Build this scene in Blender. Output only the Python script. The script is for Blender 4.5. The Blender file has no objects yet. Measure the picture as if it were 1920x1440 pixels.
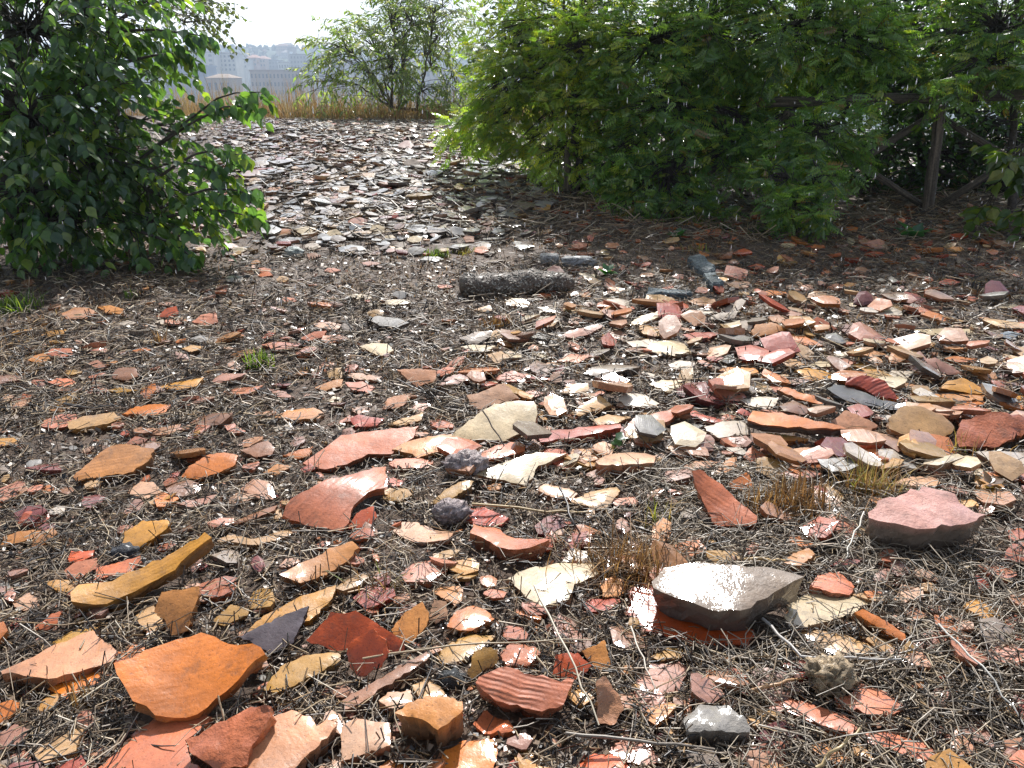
import bpy, math, random
import numpy as np
from mathutils import Vector, Matrix
from mathutils.geometry import delaunay_2d_cdt

scene = bpy.context.scene
COL = scene.collection
R = math.radians

# ------------------------------------------------------------------ camera, sky, sun, exposure
CAM_H = 0.90
F_PX = 1478.0                       # focal length in pixels of a 1920 px wide picture
PITCH = math.atan(570 / F_PX)       # the horizon lies 570 px above the picture centre
cam_data = bpy.data.cameras.new('camera')
cam_data.sensor_width = 36.0
cam_data.lens = 36.0 * F_PX / 1920
cam_data.clip_start = 0.05
cam_data.clip_end = 8000
cam = bpy.data.objects.new('camera', cam_data)
cam.location = (0, 0, CAM_H)
cam.rotation_euler = (math.pi / 2 - PITCH, 0, 0)
COL.objects.link(cam)
scene.camera = cam

SUN_EL, SUN_AZ = 47.0, 6.0         # ahead of the camera and a little to the right
world = bpy.data.worlds.new('World')
scene.world = world
world.use_nodes = True
nt = world.node_tree
bg = nt.nodes['Background']
sky = nt.nodes.new('ShaderNodeTexSky')
sky.sky_type = 'NISHITA'
sky.sun_disc = False
sky.sun_elevation = R(SUN_EL)
sky.sun_rotation = R(SUN_AZ)
sky.dust_density = 1.0
sky.ozone_density = 1.0
tc = nt.nodes.new('ShaderNodeTexCoord')
mp = nt.nodes.new('ShaderNodeMapping')
mp.inputs['Scale'].default_value = (1.0, 1.0, 2.2)
cn = nt.nodes.new('ShaderNodeTexNoise')
cn.inputs['Scale'].default_value = 2.3
cn.inputs['Detail'].default_value = 6
cr = nt.nodes.new('ShaderNodeValToRGB')
cr.color_ramp.elements[0].position = 0.36
cr.color_ramp.elements[0].color = (0.25, 0.25, 0.25, 1)
cr.color_ramp.elements[1].position = 0.58
cr.color_ramp.elements[1].color = (0.95, 0.95, 0.95, 1)
mixc = nt.nodes.new('ShaderNodeMix')
mixc.data_type = 'RGBA'
lum = nt.nodes.new('ShaderNodeRGBToBW')          # cloud is white and as bright as the sky it hangs in, times a little
cloud = nt.nodes.new('ShaderNodeMix')
cloud.data_type = 'RGBA'
cloud.blend_type = 'MULTIPLY'
cloud.inputs['Factor'].default_value = 1.0
cn2 = nt.nodes.new('ShaderNodeTexNoise')
cn2.inputs['Scale'].default_value = 3.1
cn2.inputs['Detail'].default_value = 5
cr2 = nt.nodes.new('ShaderNodeValToRGB')
cr2.color_ramp.elements[0].position = 0.40
cr2.color_ramp.elements[0].color = (0.40, 0.44, 0.49, 1)
cr2.color_ramp.elements[1].position = 0.62
cr2.color_ramp.elements[1].color = (1.5, 1.53, 1.58, 1)
nt.links.new(mp.outputs['Vector'], cn2.inputs['Vector'])
nt.links.new(cn2.outputs['Fac'], cr2.inputs['Fac'])
nt.links.new(cr2.outputs['Color'], cloud.inputs['B'])
nt.links.new(sky.outputs['Color'], lum.inputs['Color'])
nt.links.new(lum.outputs['Val'], cloud.inputs['A'])
nt.links.new(cloud.outputs['Result'], mixc.inputs['B'])
nt.links.new(tc.outputs['Generated'], mp.inputs['Vector'])
nt.links.new(mp.outputs['Vector'], cn.inputs['Vector'])
nt.links.new(cn.outputs['Fac'], cr.inputs['Fac'])
nt.links.new(cr.outputs['Color'], mixc.inputs['Factor'])
nt.links.new(sky.outputs['Color'], mixc.inputs['A'])
nt.links.new(mixc.outputs['Result'], bg.inputs['Color'])
bg.inputs['Strength'].default_value = 0.148

SUN_DIR = Vector((math.sin(R(SUN_AZ)) * math.cos(R(SUN_EL)), math.cos(R(SUN_AZ)) * math.cos(R(SUN_EL)), math.sin(R(SUN_EL))))
sd = bpy.data.lights.new('sun', 'SUN')
sd.energy = 4.5
sd.angle = R(0.8)
sd.color = (1.0, 0.97, 0.93)
sun = bpy.data.objects.new('sun', sd)
sun.rotation_euler = SUN_DIR.to_track_quat('Z', 'Y').to_euler()
sun.location = (0, 0, 30)
COL.objects.link(sun)

vs = scene.view_settings
vs.view_transform = 'Standard'
vs.look = 'None'
vs.gamma = 1.0
vs.use_curve_mapping = False
vs.exposure = 0.72
scene.cycles.use_denoising = True
scene.cycles.adaptive_threshold = 0.025
scene.cycles.max_bounces = 5
scene.cycles.diffuse_bounces = 3
scene.cycles.glossy_bounces = 3
scene.cycles.transmission_bounces = 4
scene.cycles.transparent_max_bounces = 8
scene.cycles.volume_bounces = 0
scene.cycles.sample_clamp_indirect = 6.0

# ------------------------------------------------------------------ layout helpers
CP, SP = math.cos(PITCH), math.sin(PITCH)


def sstep(a, b, x):
    t = np.clip((np.asarray(x, float) - a) / (b - a), 0, 1)
    return t * t * (3 - 2 * t)


def hash_noise(x, y, s):
    """smooth 2-D value noise, vectorised"""
    x = np.asarray(x, float) * s
    y = np.asarray(y, float) * s
    xi, yi = np.floor(x), np.floor(y)
    fx, fy = x - xi, y - yi
    fx, fy = fx * fx * (3 - 2 * fx), fy * fy * (3 - 2 * fy)

    def h(a, b):
        v = np.sin(a * 127.1 + b * 311.7 + s * 7.3) * 43758.5453
        return v - np.floor(v)
    return (h(xi, yi) * (1 - fx) * (1 - fy) + h(xi + 1, yi) * fx * (1 - fy) + h(xi, yi + 1) * (1 - fx) * fy + h(xi + 1, yi + 1) * fx * fy) - 0.5


def gz_smooth(x, y):
    """height of the hilltop: flat near the camera, a low bank of sherds ahead, then the crest and the drop to the city"""
    x = np.asarray(x, float)
    y = np.asarray(y, float)
    lat = 1.0 - 0.75 * sstep(0.3, 3.4, x - 0.10 * (y - 5))
    z = 0.10 * sstep(3.7, 6.2, y) * lat + 0.21 * sstep(4.8, 10.0, y) * lat
    over = np.maximum(y - 13.2 - 0.25 * np.minimum(x, 2.0) * -1.0, 0)
    z = z - np.minimum(0.05 * over ** 2, 0.42 * over)
    side = np.maximum(np.abs(x) - 11.0, 0)
    z = z - np.minimum(0.03 * side ** 2, 0.4 * side)
    back = np.maximum(-y - 8.0, 0)
    z = z - np.minimum(0.03 * back ** 2, 0.4 * back)
    return np.maximum(z, -30.0)


def gz(x, y):
    x = np.asarray(x, float)
    y = np.asarray(y, float)
    near = 1 - sstep(9, 16, np.hypot(x, y))
    return gz_smooth(x, y) + near * (0.03 * hash_noise(x, y, 0.8) + 0.016 * hash_noise(x + 9, y, 2.7) + 0.010 * hash_noise(x, y + 5, 8.0))


def ray(px, py):
    """direction through a pixel of the 1920 x 1440 picture, forward component 1 before the tilt"""
    u, v = (px - 960) / F_PX, (720 - py) / F_PX
    return np.array([u, CP + v * SP, -SP + v * CP])


T_MARCH = 0.3 * 1.03 ** np.arange(185)


def on_ground(px, py, h=0.0):
    """the point where the pixel's ray meets the ground raised by h"""
    d = ray(px, py)
    ts = T_MARCH
    for _ in range(4):
        P = d[None] * ts[:, None]
        below = CAM_H + P[:, 2] < gz(P[:, 0], P[:, 1]) + h
        k = int(np.argmax(below)) if below.any() else len(ts) - 1
        k = max(k, 1)
        ts = np.linspace(ts[k - 1], ts[k], 12)
    p = d * ts[0]
    return np.array([p[0], p[1], CAM_H + p[2]])


def at_depth(px, py, depth):
    """the point on the pixel's ray at a forward ground distance"""
    d = ray(px, py)
    p = d * (depth / d[1])
    return np.array([p[0], p[1], CAM_H + p[2]])


def project(x, y, z):
    x, y, z = np.asarray(x, float), np.asarray(y, float), np.asarray(z, float) - CAM_H
    fwd = y * CP - z * SP
    up = y * SP + z * CP
    fwd = np.where(fwd < 0.02, 0.02, fwd)
    return 960 + F_PX * x / fwd, 720 - F_PX * up / fwd


def in_poly(px, py, poly):
    px, py = np.asarray(px, float), np.asarray(py, float)
    inside = np.zeros(px.shape, bool)
    n = len(poly)
    for i in range(n):
        x0, y0 = poly[i]
        x1, y1 = poly[(i + 1) % n]
        if y0 == y1:
            continue
        c = ((y0 > py) != (y1 > py)) & (px < (x1 - x0) * (py - y0) / (y1 - y0) + x0)
        inside ^= c
    return inside


# ------------------------------------------------------------------ mesh helpers
def tag(o, label=None, cat=None, group=None, kind=None):
    if label:
        o['label'] = label
    if cat:
        o['category'] = cat
    if group:
        o['group'] = group
    if kind:
        o['kind'] = kind
    return o


def empty(name, loc=(0, 0, 0)):
    o = bpy.data.objects.new(name, None)
    o.empty_display_size = 0.1
    o.location = loc
    COL.objects.link(o)
    return o


def make_mesh(name, V, F, col=None, attrs=None, smooth=True):
    """V (n,3); F one array of triangles or quads, or a list of such arrays"""
    V = np.ascontiguousarray(V, dtype=np.float32)
    Fs = F if isinstance(F, list) else [F]
    Fs = [np.asarray(f, dtype=np.int32) for f in Fs if len(f)]
    loops = np.concatenate([f.ravel() for f in Fs])
    tot = np.concatenate([np.full(len(f), f.shape[1], np.int32) for f in Fs])
    start = np.concatenate([[0], np.cumsum(tot)[:-1]]).astype(np.int32)
    me = bpy.data.meshes.new(name)
    me.vertices.add(len(V))
    me.vertices.foreach_set('co', V.ravel())
    me.loops.add(len(loops))
    me.loops.foreach_set('vertex_index', loops)
    me.polygons.add(len(tot))
    me.polygons.foreach_set('loop_start', start)
    me.polygons.foreach_set('loop_total', tot)
    me.polygons.foreach_set('use_smooth', np.full(len(tot), bool(smooth)))
    if col is not None:
        a = me.attributes.new('Col', 'FLOAT_COLOR', 'POINT')
        c = np.ones((len(V), 4), np.float32)
        c[:, :3] = col
        a.data.foreach_set('color', c.ravel())
    for k, v in (attrs or {}).items():
        a = me.attributes.new(k, 'FLOAT', 'POINT')
        a.data.foreach_set('value', np.asarray(v, np.float32))
    me.update(calc_edges=True)
    return me


def obj(name, me, mat, parent=None, loc=None):
    o = bpy.data.objects.new(name, me)
    if mat is not None and not me.materials:
        me.materials.append(mat)
    if parent is not None:
        o.parent = parent
    if loc is not None:
        o.location = loc
    COL.objects.link(o)
    return o


def norm(a):
    return a / np.maximum(np.linalg.norm(a, axis=-1, keepdims=True), 1e-9)


def frames(d, up):
    """rotation matrices whose columns are side, d, normal"""
    d = norm(d)
    s = norm(np.cross(d, up))
    n = np.cross(s, d)
    return np.stack([s, d, n], axis=-1)


def batch(tv, tf, pos, rot, scale):
    tv = np.asarray(tv, float)
    tf = np.asarray(tf, int)
    N, k = len(pos), len(tv)
    sc = np.asarray(scale, float)
    if sc.ndim == 1:
        sc = sc[:, None]
    L = tv[None] * sc[:, None, :]
    V = np.einsum('nij,nkj->nki', rot, L) + np.asarray(pos)[:, None, :]
    F = tf[None] + (np.arange(N) * k)[:, None, None]
    return V.reshape(-1, 3), F.reshape(-1, tf.shape[1])


def tubes(P, rad, sides=3):
    """P (N,K,3) polylines, rad (N,K) -> quads"""
    P = np.asarray(P, float)
    N, K, _ = P.shape
    rad = np.broadcast_to(rad, (N, K))
    T = np.empty_like(P)
    T[:, 1:-1] = P[:, 2:] - P[:, :-2]
    T[:, 0] = P[:, 1] - P[:, 0]
    T[:, -1] = P[:, -1] - P[:, -2]
    T = norm(T)
    ref = np.where(np.abs(T[:, :1, 2:3]) > 0.9, np.array([1.0, 0, 0]), np.array([0, 0, 1.0]))
    S = norm(np.cross(T, np.broadcast_to(ref, T.shape)))
    U = np.cross(S, T)
    a = np.arange(sides) * 2 * math.pi / sides
    ring = S[:, :, None] * np.cos(a)[None, None, :, None] + U[:, :, None] * np.sin(a)[None, None, :, None]
    V = (P[:, :, None] + ring * rad[:, :, None, None]).reshape(-1, 3)
    i = np.arange(K - 1)[:, None] * sides
    j = np.arange(sides)[None]
    q = np.stack([i + j, i + (j + 1) % sides, i + sides + (j + 1) % sides, i + sides + j], -1).reshape(-1, 4)
    F = (q[None] + (np.arange(N) * K * sides)[:, None, None]).reshape(-1, 4)
    return V, F


def join(parts):
    """parts: list of (V, F, col) with equal face sizes"""
    Vs, Fs, Cs, n = [], [], [], 0
    for V, F, c in parts:
        Vs.append(V)
        Fs.append(np.asarray(F) + n)
        Cs.append(np.broadcast_to(np.asarray(c, float), (len(V), 3)))
        n += len(V)
    return np.concatenate(Vs), np.concatenate(Fs), np.concatenate(Cs)


# ------------------------------------------------------------------ materials
class NT:
    def __init__(self, name):
        self.m = bpy.data.materials.new(name)
        self.m.use_nodes = True
        self.t = self.m.node_tree
        self.b = self.t.nodes['Principled BSDF']
        self.out = self.t.nodes['Material Output']

    def n(self, kind, **kw):
        nd = self.t.nodes.new(kind)
        for k, v in kw.items():
            if k in nd.inputs:
                nd.inputs[k].default_value = v
            else:
                setattr(nd, k, v)
        return nd

    def l(self, a, b):
        self.t.links.new(a, b)

    def attr(self, name):
        return self.n('ShaderNodeAttribute', attribute_name=name)

    def noise(self, scale, detail=4.0, rough=0.6, coord='Object', vec=None):
        nd = self.n('ShaderNodeTexNoise', Scale=scale, Detail=detail, Roughness=rough)
        if vec is None:
            g = self.n('ShaderNodeNewGeometry')
            vec = g.outputs['Position']
        self.l(vec, nd.inputs['Vector'])
        return nd

    def math(self, op, a, b=None):
        nd = self.n('ShaderNodeMath', operation=op)
        for i, v in enumerate((a, b)):
            if v is None:
                continue
            if isinstance(v, (int, float)):
                nd.inputs[i].default_value = v
            else:
                self.l(v, nd.inputs[i])
        return nd.outputs[0]

    def ramp(self, fac, stops):
        nd = self.n('ShaderNodeValToRGB')
        e = nd.color_ramp.elements
        while len(e) < len(stops):
            e.new(0.5)
        for i, (p, c) in enumerate(stops):
            e[i].position = p
            e[i].color = (c, c, c, 1) if isinstance(c, (int, float)) else (*c, 1)
        self.l(fac, nd.inputs['Fac'])
        return nd.outputs['Color']

    def mix(self, mode, fac, a, b):
        nd = self.n('ShaderNodeMix', data_type='RGBA', blend_type=mode)
        for key, v in (('Factor', fac), ('A', a), ('B', b)):
            if isinstance(v, (int, float)):
                nd.inputs[key].default_value = v
            elif isinstance(v, tuple):
                nd.inputs[key].default_value = (*v, 1)
            else:
                self.l(v, nd.inputs[key])
        return nd.outputs['Result']

    def bump(self, h, strength, dist):
        nd = self.n('ShaderNodeBump', Strength=strength, Distance=dist)
        self.l(h, nd.inputs['Height'])
        self.l(nd.outputs['Normal'], self.b.inputs['Normal'])
        return nd


def mat_sherd():
    k = NT('wet_pottery')
    col = k.attr('Col').outputs['Color']
    gv = k.attr('groove').outputs['Fac']
    ga = k.attr('ridge').outputs['Fac']
    side = k.attr('side').outputs['Fac']
    n1 = k.noise(14, 5, 0.6)
    n2 = k.noise(60, 4, 0.65)
    n3 = k.noise(260, 3, 0.6)
    wob = k.math('ADD', gv, k.math('MULTIPLY', n1.outputs['Fac'], 4.0))
    s1 = k.math('SINE', wob)
    s2 = k.math('SINE', k.math('MULTIPLY', wob, 2.7))
    lines = k.math('MULTIPLY', k.math('MULTIPLY', k.math('ADD', s1, k.math('MULTIPLY', s2, 0.6)), ga), k.ramp(k.noise(26, 3, 0.5).outputs['Fac'], [(0.36, 0.1), (0.62, 1.0)]))
    # colour: mottling, throwing bands, pale lime crust, dark specks
    c = k.mix('MULTIPLY', 1.0, col, k.ramp(n1.outputs['Fac'], [(0.30, 0.80), (0.7, 1.14)]))
    c = k.mix('MULTIPLY', 1.0, c, k.ramp(n2.outputs['Fac'], [(0.30, 0.82), (0.68, 1.10)]))
    band = k.ramp(k.math('ADD', k.math('MULTIPLY', lines, 0.25), 0.5), [(0.15, 0.78), (0.85, 1.12)])
    c = k.mix('MULTIPLY', 1.0, c, band)
    crust = k.noise(9, 6, 0.7)
    c = k.mix('MIX', k.ramp(crust.outputs['Fac'], [(0.66, 0.0), (0.82, 0.3)]), c, (0.40, 0.33, 0.26))
    dirt = k.noise(19, 7, 0.75)
    c = k.mix('MIX', k.ramp(dirt.outputs['Fac'], [(0.55, 0.0), (0.70, 0.55)]), c, (0.085, 0.055, 0.036))
    c = k.mix('MULTIPLY', 1.0, c, k.ramp(n3.outputs['Fac'], [(0.30, 0.55), (0.42, 1.0)]))
    k.l(c, k.b.inputs['Base Color'])
    wet = k.noise(22, 3, 0.5)
    rough = k.ramp(wet.outputs['Fac'], [(0.35, 0.45), (0.65, 0.65)])
    k.l(k.math('ADD', rough, k.math('MULTIPLY', side, 0.12)), k.b.inputs['Roughness'])
    k.b.inputs['Specular IOR Level'].default_value = 0.3
    k.b.inputs['Coat Weight'].default_value = 1.0
    k.b.inputs['Coat Roughness'].default_value = 0.11
    k.b.inputs['Coat IOR'].default_value = 1.5
    h = k.math('ADD', k.math('MULTIPLY', n2.outputs['Fac'], 0.6), k.math('MULTIPLY', n3.outputs['Fac'], 0.16))
    h = k.math('ADD', h, k.math('MULTIPLY', k.math('MULTIPLY', n2.outputs['Fac'], side), 2.0))
    h = k.math('ADD', h, k.math('MULTIPLY', lines, 0.30))
    nd = k.bump(h, 0.55, 0.004)
    nd2 = k.n('ShaderNodeBump', Strength=0.20, Distance=0.003)
    k.l(h, nd2.inputs['Height'])
    k.l(nd2.outputs['Normal'], k.b.inputs['Coat Normal'])
    return k.m


def mat_soil():
    k = NT('wet_soil')
    n1 = k.noise(1.1, 5, 0.6)
    n2 = k.noise(11, 6, 0.7)
    n3 = k.noise(90, 5, 0.75)
    c = k.ramp(n3.outputs['Fac'], [(0.30, (0.030, 0.019, 0.013)), (0.52, (0.105, 0.063, 0.038)), (0.75, (0.22, 0.145, 0.09))])
    c = k.mix('MULTIPLY', 1.0, c, k.ramp(n2.outputs['Fac'], [(0.3, 0.5), (0.7, 1.3)]))
    c = k.mix('MIX', k.ramp(n1.outputs['Fac'], [(0.42, 0.0), (0.66, 0.55)]), c, (0.10, 0.055, 0.03))
    k.l(c, k.b.inputs['Base Color'])
    k.b.inputs['Roughness'].default_value = 0.62
    h = k.math('ADD', n3.outputs['Fac'], k.math('MULTIPLY', n2.outputs['Fac'], 2))
    k.bump(h, 0.8, 0.012)
    return k.m


def mat_attr(name, rough=0.6, spec=0.5, coat=0.0, coat_rough=0.2, nscale=40, namp=0.35, bump=0.3, bdist=0.003, translucent=0.0, tcol=(2.2, 2.3, 0.8), transl_scale=1.0):
    k = NT(name)
    col = k.attr('Col').outputs['Color']
    n1 = k.noise(nscale, 5, 0.65)
    c = k.mix('MULTIPLY', 1.0, col, k.ramp(n1.outputs['Fac'], [(0.3, 1 - namp), (0.7, 1 + namp)]))
    k.l(c, k.b.inputs['Base Color'])
    k.b.inputs['Roughness'].default_value = rough
    k.b.inputs['Specular IOR Level'].default_value = spec
    k.b.inputs['Coat Weight'].default_value = coat
    k.b.inputs['Coat Roughness'].default_value = coat_rough
    if bump:
        k.bump(n1.outputs['Fac'], bump, bdist)
    if translucent:
        tr = k.n('ShaderNodeBsdfTranslucent')
        k.l(k.mix('MULTIPLY', 1.0, c, tcol), tr.inputs['Color'])
        ms = k.n('ShaderNodeMixShader', Fac=translucent)
        k.l(k.b.outputs[0], ms.inputs[1])
        k.l(tr.outputs[0], ms.inputs[2])
        k.l(ms.outputs[0], k.out.inputs['Surface'])
    return k.m


def mat_wood():
    k = NT('weathered_wood')
    col = k.attr('Col').outputs['Color']
    gr = k.attr('grain')
    n1 = k.noise(1.0, 6, 0.7, vec=k.attr('gv').outputs['Vector'])
    n2 = k.noise(60, 5, 0.7)
    c = k.mix('MULTIPLY', 1.0, col, k.ramp(n1.outputs['Fac'], [(0.38, 0.25), (0.50, 0.9), (0.7, 1.6)]))
    c = k.mix('MULTIPLY', 1.0, c, k.ramp(n2.outputs['Fac'], [(0.3, 0.6), (0.7, 1.2)]))
    k.l(c, k.b.inputs['Base Color'])
    k.b.inputs['Roughness'].default_value = 0.55
    h = k.math('ADD', k.math('MULTIPLY', n1.outputs['Fac'], 3), n2.outputs['Fac'])
    k.bump(h, 1.0, 0.012)
    return k.m


M = {
    'sherd': mat_sherd(),
    'soil': mat_soil(),
    'straw': mat_attr('wet_straw', rough=0.42, spec=0.6, nscale=200, namp=0.3, bump=0.0),
    'leaf': mat_attr('leaf_blade', rough=0.33, spec=0.6, coat=0.6, coat_rough=0.12, nscale=25, namp=0.25, bump=0.0, translucent=0.52),
    'leaf_soft': mat_attr('leaf_blade_soft', rough=0.45, spec=0.5, coat=0.2, coat_rough=0.2, nscale=25, namp=0.25, bump=0.0, translucent=0.5),
    'dry': mat_attr('dry_grass', rough=0.6, spec=0.35, nscale=30, namp=0.3, bump=0.0, translucent=0.35, tcol=(1.4, 1.3, 0.9)),
    'bark': mat_attr('bark', rough=0.7, spec=0.4, nscale=60, namp=0.5, bump=0.9, bdist=0.01),
    'wood': mat_wood(),
    'rock': mat_attr('wet_rock', rough=0.58, spec=0.45, coat=0.1, coat_rough=0.25, nscale=95, namp=0.6, bump=1.0, bdist=0.012),
    'wall': mat_attr('plaster_wall', rough=0.85, spec=0.3, nscale=0.15, namp=0.12, bump=0.0),
    'hill': mat_attr('wooded_hill', rough=0.95, spec=0.1, nscale=0.05, namp=0.35, bump=0.0),
}

# ------------------------------------------------------------------ the ground, one sheet to the horizon
def ground_axis(lo, hi, dense_lo, dense_hi, step, grow=1.16):
    a = list(np.arange(dense_lo, dense_hi + 1e-6, step))
    s = step
    while a[-1] < hi:
        s *= grow
        a.append(a[-1] + s)
    s, b = step, [dense_lo]
    while b[-1] > lo:
        s *= grow
        b.append(b[-1] - s)
    return np.array(b[:0:-1] + a)


gxs = ground_axis(-3500, 3500, -4.2, 5.2, 0.045)
gys = np.concatenate([ground_axis(-3500, 3.2, 0.7, 3.2, 0.03)[:], ])
gys = gys[gys < 3.2]
gys = np.concatenate([gys, ground_axis(3.2, 4500, 3.2, 14.5, 0.09)[0:]])
gys = np.unique(gys)
GX, GY = np.meshgrid(gxs, gys)
GZ = gz(GX, GY)
near = (1 - sstep(8, 14, np.hypot(GX, GY)))
GZ = GZ + near * (0.010 * hash_noise(GX + 3, GY, 19.0) + 0.006 * hash_noise(GX, GY + 7, 41.0)) - 0.004
ny, nx = GX.shape
idx = np.arange(nx * ny).reshape(ny, nx)
gf = np.stack([idx[:-1, :-1], idx[:-1, 1:], idx[1:, 1:], idx[1:, :-1]], -1).reshape(-1, 4)
ground = obj('ground', make_mesh('ground', np.stack([GX, GY, GZ], -1).reshape(-1, 3), gf), M['soil'])
tag(ground, 'dark wet hilltop soil falling away to the city', 'ground', kind='structure')

# ------------------------------------------------------------------ potsherds: colours as wet fired clay
CLAY = {   # key: (face, broken edge, word)
    'orange': ((0.56, 0.175, 0.040), (0.400, 0.160, 0.060), 'orange'),
    'ored': ((0.52, 0.100, 0.028), (0.34, 0.075, 0.03), 'orange-red'),
    'red': ((0.38, 0.070, 0.036), (0.340, 0.065, 0.035), 'brick-red'),
    'dkred': ((0.20, 0.040, 0.032), (0.12, 0.03, 0.025), 'dark red'),
    'brick': ((0.46, 0.140, 0.062), (0.400, 0.125, 0.055), 'terracotta'),
    'pink': ((0.50, 0.190, 0.105), (0.400, 0.150, 0.080), 'pink'),
    'salmon': ((0.50, 0.170, 0.090), (0.420, 0.120, 0.055), 'salmon'),
    'mauve': ((0.36, 0.175, 0.120), (0.260, 0.120, 0.075), 'mauve-brown'),
    'pinktan': ((0.47, 0.225, 0.120), (0.360, 0.160, 0.085), 'pinkish tan'),
    'tan': ((0.52, 0.225, 0.075), (0.360, 0.160, 0.065), 'tan'),
    'ochre': ((0.50, 0.235, 0.045), (0.340, 0.160, 0.050), 'ochre'),
    'olive': ((0.40, 0.215, 0.055), (0.280, 0.150, 0.060), 'olive-brown'),
    'buff': ((0.49, 0.285, 0.125), (0.380, 0.190, 0.090), 'buff'),
    'cream': ((0.56, 0.43, 0.26), (0.440, 0.220, 0.120), 'cream'),
    'white': ((0.56, 0.460, 0.360), (0.420, 0.220, 0.130), 'pale'),
    'pcream': ((0.54, 0.315, 0.195), (0.420, 0.180, 0.100), 'pinkish cream'),
    'brown': ((0.25, 0.110, 0.055), (0.15, 0.07, 0.04), 'brown'),
    'grey': ((0.26, 0.235, 0.205), (0.14, 0.115, 0.095), 'grey'),
    'slate': ((0.15, 0.165, 0.175), (0.09, 0.09, 0.09), 'slate-grey'),
    'purple': ((0.115, 0.092, 0.100), (0.08, 0.045, 0.04), 'purple-grey'),
    'dark': ((0.050, 0.042, 0.038), (0.035, 0.03, 0.026), 'charred black'),
    'gbrown': ((0.23, 0.165, 0.115), (0.095, 0.075, 0.062), 'grey-brown'),
}
def richer(c, s):
    m = sum(c) / 3
    return tuple(max(0.012, m + (v - m) * s) for v in c)


CLAY = {k_: (richer(f_, 1.12 if k_ not in ('cream', 'white', 'grey', 'slate', 'purple', 'dark', 'gbrown') else 1.08), richer(e_, 1.15), w_) for k_, (f_, e_, w_) in CLAY.items()}
Z = {1: (0, 960, 3.0), 2: (640, 960, 3.0), 3: (1280, 960, 3.0), 4: (0, 520, 3.0), 5: (640, 520, 3.0), 6: (1280, 520, 3.0),
     7: (400, 200, 2.743), 8: (800, 400, 3.0), 9: (1280, 0, 3.0), 0: (0, 0, 1.0)}

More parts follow.
